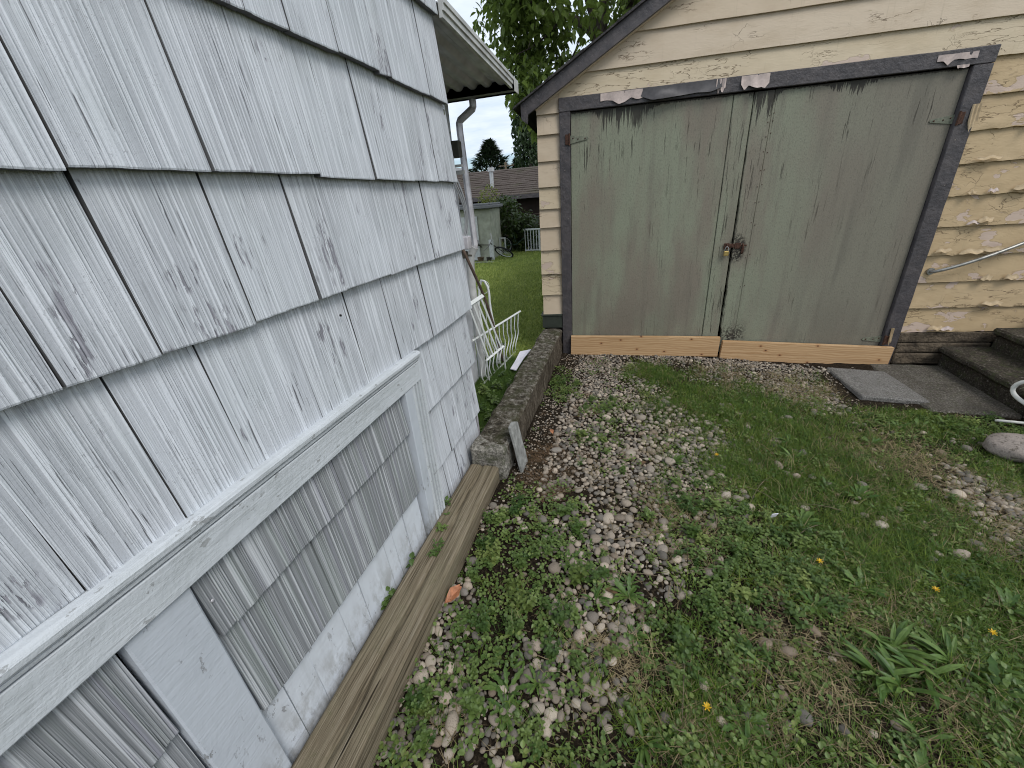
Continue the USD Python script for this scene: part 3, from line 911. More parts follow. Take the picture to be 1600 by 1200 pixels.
P[0, :, 0], P[1, :, 0] = -.770, -3.6
P[:, :, 1:] = prof[None]
part(house, 'gutter', at(cat(sheet(P), sheet(P, True))), M['gutter'])
part(house, 'gutter_end_cap', at(box(-.7695, -.764, 3.052, 3.146, 2.046, 2.118, .001)), M['gutter'])
dsp = np.array([(-1.076, 3.10, 2.052), (-1.076, 3.10, 2.005), (-1.080, 3.10, 1.994), (-1.180, 3.10, 1.936), (-1.188, 3.10, 1.920), (-1.190, 3.10, 1.88), (-1.163, 3.10, 1.12), (-1.166, 3.10, 1.09), (-1.205, 3.10, 1.03)])
part(house, 'downspout', at(tube(dsp, [.024] * 9, 6)), M['downspout'], 30)
part(house, 'drain_pipe', at(tube(curve([(-1.170, 3.10, 1.10), (-1.21, 3.10, 1.035), (-1.222, 3.10, .95), (-1.222, 3.10, .5), (-1.222, 3.10, -.05)], 20), .034, 10)), M['gutter'], 40)
part(house, 'utility_box', at(box(-1.236, -1.145, 2.93, 2.99, 1.70, 1.80, .006)), M['darkbox'])
part(house, 'bracket', at(cat(box(-1.236, -1.15, 2.96, 2.985, 1.645, 1.66), box(-1.236, -1.15, 3.0, 3.012, 1.60, 1.625))), M['gutter'])
for k in range(6):
    a = U(-.02, .02)
    part(house, 'cable', at(tube(curve([(-1.228, 2.90 + k * .02, 1.62), (-1.165 + a, 2.93 + k * .014, 1.45), (-1.16 + a, 2.97 + k * .008, 1.33), (-1.215, 2.95, 1.16 - .02 * k)], 14), .005, 5)), M['cable'], True)
part(house, 'utility_box', at(box(-1.235, -1.15, 2.92, 3.0, 1.10, 1.19, .006)), M['downspout'])
part(house, 'valve', at(cat(box(-1.22, -1.18, 2.94, 2.98, 1.035, 1.085, .004), tube([(-1.22, 2.96, 1.06), (-1.15, 2.97, 1.05)], .008, 6))), M['darkbox'])

# ------------------------------------------------------------------ timber and curb along the wall
tb = rough_box(-.792, -.627, -1.0, 1.69, -.10, .114, .030, .004, 5., 2, .012, (3, .45, 3))
v = tb.vertices
topm = v[:, 2] > .09
ck = -.712 + .010 * np.sin(v[:, 1] * 2.3) + .004 * np.sin(v[:, 1] * 17)
tb.vertices[:, 2] -= topm * (np.exp(-((v[:, 0] - ck) / .009) ** 2) * .010)
v2 = trimesh.remesh.subdivide_to_size(tb.vertices, tb.faces, .03)
timber = solo('landscape_timber', tb, M['beam'], 'long weathered brown timber with a lengthwise crack lying against the white shingled wall', 'timber', smooth=35)
cb = rough_box(-.785, -.598, 1.71, 3.735, -.16, .215, .03, .016, 9., 8, .016)
cbt = thing('concrete_curb', 'narrow mossy speckled concrete curb wall running to the garage corner', 'curb', (-.69, 1.64, 0))
cb.vertices[:, 2] += .03 * (cb.vertices[:, 1] - 2.2) * (cb.vertices[:, 2] > 0) / 1.5
nearm = rough_box(-.792, -.592, 1.698, 1.86, -.14, .206, .016, .013, 14., 12, .014)
part(cbt, 'curb_body', at(cb, (-.69, 1.64, 0)), M['curb'], 40)
part(cbt, 'broken_end', at(nearm, (-.69, 1.64, 0)), M['curb_pale'], 40, label='paler broken near end of the curb')
sl = rough_box(-.009, .009, -.06, .06, 0., .30, .03, .003, 12., 3, .003)
v = sl.vertices
v[:, 2] -= np.clip((v[:, 1] - .0) * .5 + .0, 0, 1) * (v[:, 2] / .30)
v[:, 0] += (.30 - v[:, 2]) * .17
sl.apply_translation((-.575, 1.83, surf(-.55, 1.83) - .015))
solo('plank_offcut', sl, M['slate'], 'short pale grey offcut leaning upright against the near end of the concrete curb', 'offcut', smooth=35)

# ------------------------------------------------------------------ the garage
GP = np.array([-.512, 3.773, 0.])
GA = math.degrees(8.40625691e-02)
garage = thing('garage', 'cream wooden garage with peeling siding and wide sage green double doors', 'garage', GP, GA)
SL = .555
rake = lambda gx: 2.051 + SL * (gx + .237)
PEAK = 2.42
GR = 5.1
inv = lambda z: (z - 2.051) / SL - .237


def G2W(gx, d, z):
    a = math.radians(GA)
    return np.array([GP[0] + gx * math.cos(a) - d * math.sin(a), GP[1] + gx * math.sin(a) + d * math.cos(a), z])


def board(g0, g1, zb, zt, seed, worn=0., bot=-.026, top=-.005, clip=False):
    n = max(3, int((g1 - g0) / (.022 if worn > .3 else .05)))
    xs_ = np.linspace(g0, g1, n)
    zs_ = np.r_[zb, zb, zb + .004, np.linspace(zb + .03, zt, 7 if worn > .3 else 4)]
    P = np.zeros((n, len(zs_), 3))
    P[:, :, 0], P[:, :, 2] = xs_[:, None], zs_[None]
    t = (zs_ - zb) / (zt - zb)
    P[:, :, 1] = bot + (top - bot) * t[None]
    P[:, 0, 1] = -.003
    w = fb(np.stack([xs_ * 3., xs_ * 0 + seed * 3.7, xs_ * 0], 1), 3, seed)
    P[:, :3, 2] += w[:, None] * .006
    if worn:
        q = P * np.array([14., 1., 20.]) + seed * 11.3
        lump = np.maximum(0, fb(q, 4, seed) + .04) * worn * .030
        low = np.clip(1.25 - t * 1.1, 0.15, 1)
        P[:, 1:, 1] -= (lump * low[None])[:, 1:]
        P[:, 1:3, 2] += fb(np.stack([xs_ * 22., xs_ * 0 + seed, xs_ * 0], 1), 3, seed + 5)[:, None] * .014 * worn
    if clip:
        lim = np.maximum(inv(P[:, :, 2]) - .02, -.262)
        P[:, :, 0] = np.where(P[:, :, 0] < lim, lim, P[:, :, 0])
        rl = 2 * PEAK - inv(P[:, :, 2]) + .02
        P[:, :, 0] = np.minimum(P[:, :, 0], rl)
    e0, e1 = P[:1].copy(), P[-1:].copy()
    e0[:, :, 1] = np.maximum(e0[:, :, 1], .004)
    e1[:, :, 1] = np.maximum(e1[:, :, 1], .004)
    return sheet(np.concatenate([e0, P, e1]))


k = 0
lz = [2.006, 1.868, 1.679, 1.487, 1.317, 1.166, .976, .766, .576, .39]
for a, zb in enumerate(lz):
    top = (lz[a - 1] if a else 2.16) + .02
    k += 1
    wr = .0 if a < 4 else (.35 if a in (4, 7, 8) else .2)
    part(garage, 'siding_board', board(-.262 + U(-.006, .002), -.079, zb, top, k, wr, clip=(a == 0)), M['siding_mid' if wr > .2 else 'siding'], 40)
gz = [3.47, 3.265, 3.06, 2.855, 2.648, 2.441, 2.245]
for a, zb in enumerate(gz):
    g0, g1 = max(inv(zb) - .02, -.262), 2 * PEAK - inv(zb) + .02
    k += 1
    part(garage, 'siding_board', board(g0, min(g1, 5.05), zb, min(zb + .222, rake(PEAK) - .01), k, .0, clip=True), M['siding'], 40)
part(garage, 'siding_board', board(-.081, 5.05, 2.04, 2.265, 60, .45), M['siding_mid'], 40)
rz = [1.83, 1.626, 1.422, 1.213, 1.0, .791, .586, .381, .176]
for a, zb in enumerate(rz):
    k += 1
    part(garage, 'siding_board', board(2.728, 5.05, zb, zb + .222, k, [.8, 1., .7, .9, .4, 1., .6, .9, .6][a]), M['siding_worn'], 40)
part(garage, 'wall', cat(box(-.255, -.07, .004, .10, .0, 2.2), box(2.70, 5.05, .004, .10, -.2, 2.2), box(-.255, -.155, .101, 6.2, -.2, 2.135), box(4.95, 5.05, .101, 6.2, -.2, 2.135), box(-.255, 5.05, 6.261, 6.3, -.2, 2.06)), M['interior'])
gp = trimesh.creation.extrude_polygon(__import__('shapely').Polygon([(-.25, 2.03), (5.05, 2.03), (5.05, 2.13), (PEAK, rake(PEAK) + .09), (-.25, 2.13)]), .05, engine='earcut')
gp.apply_transform(np.array([[1, 0, 0, 0], [0, 0, -1, .06], [0, 1, 0, 0], [0, 0, 0, 1.]]))
gp2 = gp.copy()
gp2.apply_translation((0, 6.2, 0))
part(garage, 'gable_wall', cat(gp, gp2), M['interior'])
part(garage, 'floor', box(-.15, 4.94, .11, 6.19, -.22, -.15), M['interior'])
part(garage, 'foundation', cat(rough_box(-.275, -.078, -.034, .10, .255, .375, .05, .004, 8., 3, .006), box(-.285, -.078, -.042, .09, .372, .39, .004)), M['found'])
# door frame
fh = rough_box(-.083, 2.735, -.048, -.002, 2.004, 2.098, .05, .003, 7., 21, .004)
fl = rough_box(-.080, .006, -.046, -.002, -.03, 2.002, .05, .004, 7., 22, .004)
fr = rough_box(2.622, 2.733, -.046, -.002, -.16, 2.002, .05, .004, 7., 23, .004)
for f_ in (fh, fl, fr):
    part(garage, 'door_frame', f_, M['brown'], 40)
# doors
dl = part(garage, 'door', box(.010, 1.186, -.016, .02, .02, 2.0, .002), M['door'], label='left garage door panel of sage green plywood')
part(dl, 'meeting_board', box(1.190, 1.321, -.022, .02, .02, 1.997, .003), M['door'])
dr = part(garage, 'door', box(1.462, 2.617, -.016, .02, -.02, 1.998, .002), M['door'], label='right garage door panel, browner and darker')
mb2 = rough_box(1.338, 1.458, -.024, .02, .0, 1.996, .03, .0018, 14., 31, .003)
v = mb2.vertices
edge = v[:, 0] < 1.35
v[:, 0] -= edge * .012 * np.clip((v[:, 2] - .9) / 1.0, 0, 1)
v[:, 0] += edge * np.maximum(0, fb(np.stack([v[:, 2] * 16, v[:, 2] * 0, v[:, 2] * 0], 1), 4, 7)) * .05 * np.clip((1.2 - v[:, 2]) * 1.2, .25, 1)
part(dr, 'meeting_board', mb2, M['door'], 40)


def strap(g, z, side, mat='hinge'):
    L_ = .135
    tri = trimesh.creation.extrude_polygon(__import__('shapely').Polygon([(0, -.028), (side * L_, -.009), (side * (L_ + .006), 0), (side * L_, .009), (0, .028)]), .004, engine='earcut')
    tri.apply_transform(np.array([[1, 0, 0, g], [0, 0, -1, -.0185], [0, 1, 0, z], [0, 0, 0, 1.]]))
    return tri


def hinge(door, g, z, side):
    h = part(door, 'hinge', strap(g, z, side), M['hinge'])
    pin = cat(tube([(g - side * .008, -.053, z - .042), (g - side * .008, -.053, z + .042)], .007, 8), box(g - side * .012, g - side * .04, -.054, -.049, z - .036, z + .036, .001))
    part(h, 'pin_plate', pin, M['rust'])
    for q in (.02, .06, .115):
        s = trimesh.creation.icosphere(1, .0055)
        s.apply_scale((1, .5, 1))
        s.apply_translation((g + side * q, -.0235, z + (.008 if q == .02 else 0)))
        part(h, 'screw', s, M['rust'])


hinge(dl, .006, 1.815, 1)
hinge(dr, 2.620, 1.705, -1)
hinge(dr, 2.620, .115, -1)
for zz in (1.86, 1.8, 1.72, 1.61, 1.5, 1.38, 1.25, 1.1, .85, .6):
    for gg in (1.447 + U(-.004, .004), 1.478):
        s = trimesh.creation.cylinder(.0035, .004, sections=7)
        s.apply_transform(trimesh.transformations.rotation_matrix(np.pi / 2, (1, 0, 0)))
        s.apply_translation((gg, -.0245 if gg < 1.46 else -.017, zz + U(-.02, .02)))
        part(dr, 'nail', s, M['rust'])
hs = part(dl, 'hasp', cat(box(1.272, 1.345, -.031, -.0245, .925, .955, .002), box(1.262, 1.30, -.034, -.0305, .915, .962, .002)), M['rust'])
part(dr, 'hasp_staple', cat(box(1.347, 1.392, -.033, -.0255, .915, .96, .002), tube(curve([(1.283, -.032, .95), (1.283, -.05, .945), (1.283, -.05, .93), (1.283, -.032, .925)], 8), .004, 6)), M['rust'])
part(dr, 'latch_handle', cat(box(1.40, 1.412, -.034, -.0245, .87, .955, .003), tube(curve([(1.406, -.03, .945), (1.406, -.055, .935), (1.406, -.055, .885), (1.406, -.03, .875)], 10), .005, 6), box(1.39, 1.44, -.030, -.0246, .935, .943, .001)), M['rust'])
pl = thing('padlock', 'small brass padlock hanging from the rusty hasp between the doors', 'padlock', G2W(1.283, -.05, .885), GA)
part(pl, 'lock_body', box(-.019, .019, -.009, .009, -.022, .018, .004), M['brass'])
part(pl, 'shackle', tube(curve([(-.012, 0, .016), (-.012, 0, .036), (0, 0, .052), (.012, 0, .036), (.012, 0, .016)], 14), .0033, 7), M['steel'], True)
# paint hanging off the head of the frame and the frame's right post


def flap(g0, g1, z0, z1, mat, seed, curl=.02, jag=.5, dent=0.):
    n, mm = 26, 9
    r = np.random.default_rng(seed)
    s = np.linspace(0, 1, n)
    jagv = np.interp(s, np.linspace(0, 1, 8), np.r_[.55, r.uniform(1 - jag, 1, 6), .6])
    P = np.zeros((n, mm, 3))
    t = np.linspace(0, 1, mm)
    for i in range(n):
        tt = t * jagv[i]
        P[i, :, 0] = g0 + (g1 - g0) * s[i]
        P[i, :, 2] = z1 - (z1 - z0) * tt
        P[i, :, 1] = -.051 - curl * tt ** 2 * (1 + .5 * math.sin(s[i] * 9 + seed)) - .004 * math.sin(s[i] * 14 + seed)
    return slab_sheet(P, np.array([0, -.0008, 0]))


part(garage, 'peeling_paint', flap(.235, .55, 2.000, 2.093, M, 3, .014, .55), M['peel'], 60)
part(garage, 'peeling_paint', flap(.53, 1.09, 2.006, 2.093, M, 5, .030, .25), M['peel_dark'], 60)
part(garage, 'peeling_paint', flap(1.05, 1.115, 2.00, 2.093, M, 8, .016, .6), M['peel'], 60)
part(garage, 'peeling_paint', flap(1.215, 1.40, 2.0, 2.093, M, 9, .022, .5), M['peel'], 60)
part(garage, 'peeling_paint', flap(2.40, 2.62, 2.012, 2.075, M, 12, .004, .6), M['peel'], 60)
part(garage, 'peeling_paint', flap(2.52, 2.59, 1.988, 2.010, M, 14, .004, .5), M['peel'], 60)
for g0, g1, z0, z1, sd_, mt in ((2.688, 2.737, 1.60, 1.78, 31, 'peel_cream'), (2.650, 2.675, .06, .22, 33, 'peel_cream')):
    part(garage, 'peeling_paint', flap(g0, g1, z0, z1, M, sd_, .022, .5), M[mt], 60)
for i in range(24):       # curled cream flakes along the worn boards
    zb = rz[i % 9]
    g0 = 2.76 + U(0, 1.0)
    w = U(.04, .16)
    n, mm = 12, 6
    P = np.zeros((n, mm, 3))
    s, t = np.linspace(0, 1, n), np.linspace(0, 1, mm)
    hgt_ = U(.015, .04)
    zc_ = zb + U(.004, .03)
    P[:, :, 0] = g0 + w * s[:, None] + .004 * np.sin(t * 5)[None]
    env = np.sin(np.pi * s) ** .5
    P[:, :, 2] = zc_ + hgt_ * (1 - t)[None] * (.6 + .4 * env[:, None]) + .006 * np.sin(s * 11 + i)[:, None]
    P[:, :, 1] = -.030 - .024 * (t ** 2)[None] * env[:, None] * U(.6, 1.3) - .012
    part(garage, 'curled_flake', slab_sheet(P, np.array([0, -.0009, 0])), M['peel_cream' if i % 4 else 'peel'], 60)
# roof and barge boards


def rake_piece(g0, g1, lo, hi, d0, d1, mirror=False):
    v = [(g if not mirror else 2 * PEAK - g, dd, rake(g) + h) for g in (g0, g1) for h in (lo, hi) for dd in (d0, d1)]
    return trimesh.convex.convex_hull(np.array(v))


for mir in (False, True):
    part(garage, 'barge_board', rake_piece(-.372, PEAK, .0, .100, -.098, -.066, mir), M['brown'])
    part(garage, 'barge_trim', rake_piece(-.262, PEAK, -.004, .004, -.064, -.012, mir), M['siding'])
    lay = []
    for i in range(11):
        g0 = -.40 + i * (PEAK + .40) / 11
        lay.append(rake_piece(g0 - .03, g0 + (PEAK + .40) / 11, .1035 + .0 * i, .1165 + .004 * (i % 2), -.125, 6.4, mir))
    rf = part(garage, 'roof', rake_piece(-.385, PEAK, .1005, .1032, -.10, 6.38, mir), M['interior'])
    for i, l_ in enumerate(lay):
        part(rf, 'roof_course', l_, M['roof'])
tipm = trimesh.convex.convex_hull(np.array([(g, dd, z) for g, z in ((-.372, rake(-.372) + .098), (-.372, rake(-.372)), (-.318, rake(-.318)), (-.325, rake(-.33) - .055)) for dd in (-.1, -.07)]))
part(garage, 'barge_tip', tipm, M['brown'])
for z0, z1, g1, sd_ in ((.085, .172, 3.46, 41), (.0, .08, 3.40, 42), (-.10, -.006, 3.2, 43)):
    part(garage, 'sill_board', rough_box(2.735, g1, -.032 - .012 * (sd_ - 41), .0, z0, z1, .04, .008, 9., sd_, .008, (.6, 1, 2)), M['sill'], 40)
# the two new boards leaning on the doors
a = math.radians(GA)
for g0, g1, z0, z1, hgt_, lab in ((-.002, 1.325, .002, -.020, .184, 'new knotty cedar board leaning along the foot of the left garage door'), (1.345, 2.690, -.050, -.118, .178, 'new knotty cedar board leaning along the foot of the right garage door')):
    wb = box(0, g1 - g0, -.019, .019, 0, hgt_, .002)
    x = UsdGeom.Xform.Define(stage, name_for('/World', 'cedar_board'))
    o = G2W(g0, -.072, z0)
    tilt = math.atan2(z1 - z0, g1 - g0)
    x.AddTranslateOp().Set(Gf.Vec3d(*o))
    x.AddRotateZOp().Set(GA)
    x.AddRotateYOp().Set(-math.degrees(tilt))
    tag(x, lab, 'board')
    part(x, 'board', wb, M['cedar'])
# handrail pipe on the garage wall
hr = thing('handrail', 'bare metal pipe handrail rising to the right on the cream garage wall', 'handrail', G2W(2.80, -.03, .675), GA)
part(hr, 'pipe', tube(curve([(0, .02, 0), (.0, -.03, .0), (.03, -.045, .012), (.55, -.05, .222), (1.2, -.05, .49), (1.9, -.05, .78)], 40), .0125, 10), M['galv'], True)
fg = trimesh.creation.cylinder(.026, .012, sections=16)
fg.apply_transform(trimesh.transformations.rotation_matrix(np.pi / 2, (1, 0, 0)))
part(hr, 'wall_flange', fg, M['galv'], 40)

# ------------------------------------------------------------------ steps, slabs, boulders, hose
sty = lambda i: 2.985 - .02 * i
st = thing('concrete_steps', 'dark mossy concrete steps climbing to the right beside the garage wall', 'steps', (2.41, 3.0, -.11))
for i in range(4):
    x0 = 2.52 + .30 * i
    zt_ = .062 + .16 * i
    b0 = rough_box(x0 + .035, 5.0 if i == 3 else x0 + .40, 3.0 - .02 * i, 3.98, -.2, zt_ - .055, .07, .012, 6., 50 + i, .012)
    b1 = rough_box(x0, x0 + .34, 2.985 - .02 * i, 3.985, zt_ - .054, zt_, .04, .009, 8., 60 + i, .014)
    part(st, 'riser', at(b0, (2.41, 3.0, -.11)), M['step'], 40)
    part(st, 'tread', at(b1, (2.41, 3.0, -.11)), M['step'], 40)
solo('concrete_landing', rough_box(2.03, 2.53, 3.06, 3.92, -.20, -.088, .05, .008, 6., 71, .014), M['landing'], 'rough earth-stained concrete landing at the foot of the steps', 'landing', smooth=40)
sm = rough_box(-.205, .205, -.27, .27, -.02, .02, .04, .003, 7., 72, .008)
sv = sm.vertices
sv[:, 0] -= .02 * (sv[:, 1] / .27)
sm.apply_transform(trimesh.transformations.rotation_matrix(-.02, (0, 0, 1)))
sm.apply_transform(trimesh.transformations.rotation_matrix(.04, (0, 1, 0)))
sm.apply_translation((1.87, 3.45, -.088))
solo('paving_slab', sm, M['slab'], 'square grey concrete paver lying flat before the right garage door', 'paver', smooth=40)


def pebble_mesh(seed, sub=2, amp=.22):
    m = trimesh.creation.icosphere(sub, 1.)
    r = np.random.default_rng(seed)
    v = m.vertices
    v *= (1 + fb(v * 1.1 + seed * 7.1, 2, seed) * amp * 2.2)[:, None]
    v *= np.array([1., r.uniform(.66, .9), r.uniform(.42, .66)]) / 2
    m.vertices = v
    return m


for (x, y, sx, sy, sz, rz_, lab) in ((2.15, 2.55, .28, .20, .17, -.25, 'large smooth speckled granite boulder beside the steps at the right edge'), (2.38, 2.62, .30, .26, .22, .5, 'second granite boulder half out of the picture behind the largest one'), (2.16, 2.30, .22, .17, .12, .2, 'low grey boulder in front of the two larger ones')):
    m_ = pebble_mesh(int(x * 100), 4, .16)
    m_.vertices *= np.array([sx, sy * 1.25, sz * 1.9])
    m_.apply_transform(trimesh.transformations.rotation_matrix(rz_, (0, 0, 1)))
    solo('boulder', m_, M['boulder'], lab, 'boulder', smooth=True, loc=(x, y, float(hz(x)) + sz * .36))
solo('garden_hose', cat(tube(curve([(2.80, 2.98, .30), (2.58, 3.02, .22), (2.46, 3.04, .165), (2.425, 3.075, .128), (2.42, 3.085, .08), (2.43, 3.03, .04), (2.47, 2.95, .01), (2.55, 2.90, -.03), (2.75, 2.85, -.05)], 40), .0125, 8), tube(curve([(2.30, 2.945, -.078), (2.36, 2.905, -.062), (2.45, 2.885, -.06), (2.6, 2.88, -.075), (2.9, 2.8, -.07)], 24), .009, 8)), M['hose'], 'white garden hose looped on the ground at the foot of the steps', 'hose', smooth=True)
lg = tube([(2.50, 2.93, -.15), (2.50, 2.93, .165), (2.50, 2.93, .18)], [.055, .052, .045], 14)
solo('wooden_stake', lg, M['logwood'], 'stubby brown round wooden stake inside the loop of the white hose', 'stake', smooth=40)

# ------------------------------------------------------------------ copies


def klass(name):
    p = stage.CreateClassPrim('/World/' + name)
    return p


def copy_of(src, name, pos, rz=0., scale=1., label=None, cat_=None, group=None, tilt=(0., 0.)):
    x = UsdGeom.Xform.Define(stage, name_for('/World', name))
    x.AddTranslateOp().Set(Gf.Vec3d(*map(float, pos)))
    x.AddRotateZOp().Set(float(rz))
    if tilt[0] or tilt[1]:
        x.AddRotateXOp().Set(float(tilt[0]))
        x.AddRotateYOp().Set(float(tilt[1]))
    if np.ndim(scale) or scale != 1.:
        x.AddScaleOp().Set(Gf.Vec3f(*map(float, np.broadcast_to(scale, 3))))
    x.GetPrim().GetReferences().AddInternalReference(src.GetPath())
    x.GetPrim().SetInstanceable(True)
    tag(x, label, cat_, group)
    return x


def instancer(name, protos, pos, ids, yaw, scale, kind='stuff', tiltx=None):
    """protos: [(mesh, material, smooth)]"""
    pi = UsdGeom.PointInstancer.Define(stage, name_for('/World', name))
    paths = []
    for i, (m_, mt, sm_) in enumerate(protos):
        p = usdkit.mesh(stage, f'{pi.GetPath()}/prototype_{i:02d}', m_, mt, sm_)
        paths.append(p.GetPath())
    pi.CreatePrototypesRel().SetTargets(paths)
    n = len(pos)
    pi.CreatePositionsAttr(Vt.Vec3fArray.FromNumpy(np.asarray(pos, np.float32)))
    pi.CreateProtoIndicesAttr(Vt.IntArray.FromNumpy(np.asarray(ids, np.int32)))
    sc_ = np.asarray(scale, np.float32)
    if sc_.ndim == 1:
        sc_ = np.repeat(sc_[:, None], 3, 1)
    pi.CreateScalesAttr(Vt.Vec3fArray.FromNumpy(sc_))
    tx = np.zeros(n) if tiltx is None else np.asarray(tiltx)
    q = []
    for a_, t_ in zip(yaw, tx):
        ca, sa, ct, stt = math.cos(a_ / 2), math.sin(a_ / 2), math.cos(t_ / 2), math.sin(t_ / 2)
        q.append(Gf.Quath(ca * ct, ca * stt, sa * stt, sa * ct))
    pi.CreateOrientationsAttr(Vt.QuathArray(q))
    tag(pi, kind=kind)
    return pi




def place(x, y):
    if x > 1.5 and y > 2.6:
        return 'by the steps and boulders on the right'
    if y > 2.6:
        return 'on the ground before the garage doors'
    if x < -.22 and y > 1.55:
        return 'near the concrete curb and slate offcut'
    if x < -.22:
        return 'beside the long timber'
    if x < .24:
        return 'in the middle gravel strip'
    if y < 1.12:
        return 'in the nearest grass at the lower right' if x > .55 else 'on the bare soil at the lower middle'
    return 'in the weed patch right of the gravel' if x < .9 else 'in the grass towards the right edge'


# ------------------------------------------------------------------ pebbles
PM = [M['pebble_a'], M['pebble_b'], M['pebble_a'], M['pebble_c']]
r = np.random.default_rng(5)
cand = np.stack([r.uniform(-.63, 2.5, 110000), r.uniform(.30, 3.80, 110000)], 1)
f_ = field(GRAVEL, cand[:, 0], cand[:, 1])
wd = field(WEED, cand[:, 0], cand[:, 1])
gs = field(GRASS, cand[:, 0], cand[:, 1])
pn = meshkit.fbm(np.c_[cand * 2.6, cand[:, :1] * 0], 4, 77)
acc = np.clip(f_ * 1.6 - .22 - .25 * gs, .012, 1) * (1 - .45 * wd) * np.clip((pn - .30) * 7., .30, 1.) * np.where(cand[:, 1] > 3.1, .6, 1.)
cand = cand[r.random(len(cand)) < acc]
cx = cand[:, 0]
keep = ~((cx > 1.55) & (cx < 2.05) & (cand[:, 1] > 3.0) & (cand[:, 1] < 3.62)) & ~((cx > 1.95) & (cand[:, 1] > 2.95)) & ~(np.abs(cx + .55) < .14) | (cand[:, 1] < 1.5)
keep &= ~((cx < -.59) & (cand[:, 1] > 1.55)) & (cand[:, 1] < 3.70 + .084 * (cx + .5))
cand = cand[keep]
grid, chosen = {}, []
size_all = np.where(cand[:, 1] > 2.9, .66, 1.) * np.clip(r.lognormal(math.log(.029), .33, len(cand)), .012, .064)
for (x, y), s in zip(cand, size_all):
    i, j = int(x // .07), int(y // .07)
    ok = True
    for a_ in (-1, 0, 1):
        for b_ in (-1, 0, 1):
            for (u, v_, s2) in grid.get((i + a_, j + b_), ()):
                if (u - x) ** 2 + (v_ - y) ** 2 < (.36 * (s + s2)) ** 2:
                    ok = False
                    break
            if not ok:
                break
        if not ok:
            break
    if ok:
        grid.setdefault((i, j), []).append((x, y, s))
        chosen.append((x, y, s))
chosen = np.array(chosen)
E3 = np.array([0, 0, CZ])
sees = lambda x, y: (lambda p: (np.abs(p @ np.array(RIGHT)) / (p @ np.array(FWD)) < 1.26) & (np.abs(p @ np.array(UP)) / (p @ np.array(FWD)) < .945))(np.stack([x, y, x * 0], -1) - E3)
dist = np.sqrt(chosen[:, 0] ** 2 + chosen[:, 1] ** 2 + CZ ** 2)
inview = sees(chosen[:, 0], chosen[:, 1])
rank = np.where(inview, chosen[:, 2] / dist, 0)
order = np.argsort(-rank)
PCL = []
for i in range(12):
    k_ = klass(f'pebble_kind_{i:02d}')
    usdkit.mesh(stage, f'/World/pebble_kind_{i:02d}/stone', pebble_mesh(i, 2), PM[i % 4], True)
    PCL.append(k_)
zsurf = surf(chosen[:, 0], chosen[:, 1])
for q in order[:300]:
    x, y, s = chosen[q]
    copy_of(PCL[r.integers(12)], 'pebble', (x, y, zsurf[q] + s * .16), U(0, 360), s * r.uniform(.95, 1.15), 'rounded river pebble lying ' + place(x, y), 'pebble', 'river pebbles ' + place(x, y), (U(-14, 14), U(-14, 14)))
rest = order[300:]
sm_pro = [(pebble_mesh(40 + i, 1), PM[i % 4], True) for i in range(12)]
instancer('gravel', sm_pro, np.c_[chosen[rest, :2], zsurf[rest] + chosen[rest, 2] * .14], r.integers(0, 12, len(rest)), r.uniform(0, 6.28, len(rest)), chosen[rest, 2], tiltx=r.uniform(-.3, .3, len(rest)))
# grit between the pebbles
n = 9000
gp_ = np.stack([r.uniform(-.63, 2.5, n * 3), r.uniform(.3, 3.75, n * 3)], 1)
ff = field(GRAVEL, gp_[:, 0], gp_[:, 1])
gp_ = gp_[r.random(len(gp_)) < np.clip(ff * 1.1, .10, 1)]
gp_ = gp_[~((gp_[:, 0] < -.585) & (gp_[:, 1] > 1.55))][:n]
instancer('grit', [(pebble_mesh(70 + i, 1), PM[i % 4], True) for i in range(6)], np.c_[gp_, surf(gp_[:, 0], gp_[:, 1]) + .001], r.integers(0, 6, len(gp_)), r.uniform(0, 6.28, len(gp_)), r.uniform(.006, .017, len(gp_)))

# ------------------------------------------------------------------ leaves and plants


def leaf(length, width, bend=.3, fold=.25, prof=(.12, .8, 1., .72, .0), rise=.2, seed=0, wavy=0.):
    """one leaf along +x from the origin, bent down towards the tip"""
    r_ = np.random.default_rng(seed)
    k_ = len(prof)
    t = np.linspace(0, 1, k_)
    ang = rise - bend * t * 2
    seg = length / (k_ - 1)
    cx_ = np.r_[0, np.cumsum(np.cos(ang[:-1]) * seg)]
    cz_ = np.r_[0, np.cumsum(np.sin(ang[:-1]) * seg)]
    w = np.array(prof) * width / 2
    P = np.zeros((k_, 3, 3))
    for j, s in enumerate((-1, 0, 1)):
        P[:, j, 0] = cx_
        P[:, j, 1] = s * w
        P[:, j, 2] = cz_ + abs(s) * w * fold + (r_.normal(0, wavy, k_) * length if s else 0)
    return sheet(P)


def spin(m_, rz=0., rx=0., ry=0., t=(0, 0, 0)):
    m_ = m_.copy()
    T = trimesh.transformations
    m_.apply_transform(T.translation_matrix(t) @ T.rotation_matrix(rz, (0, 0, 1)) @ T.rotation_matrix(ry, (0, 1, 0)) @ T.rotation_matrix(rx, (1, 0, 0)))
    return m_


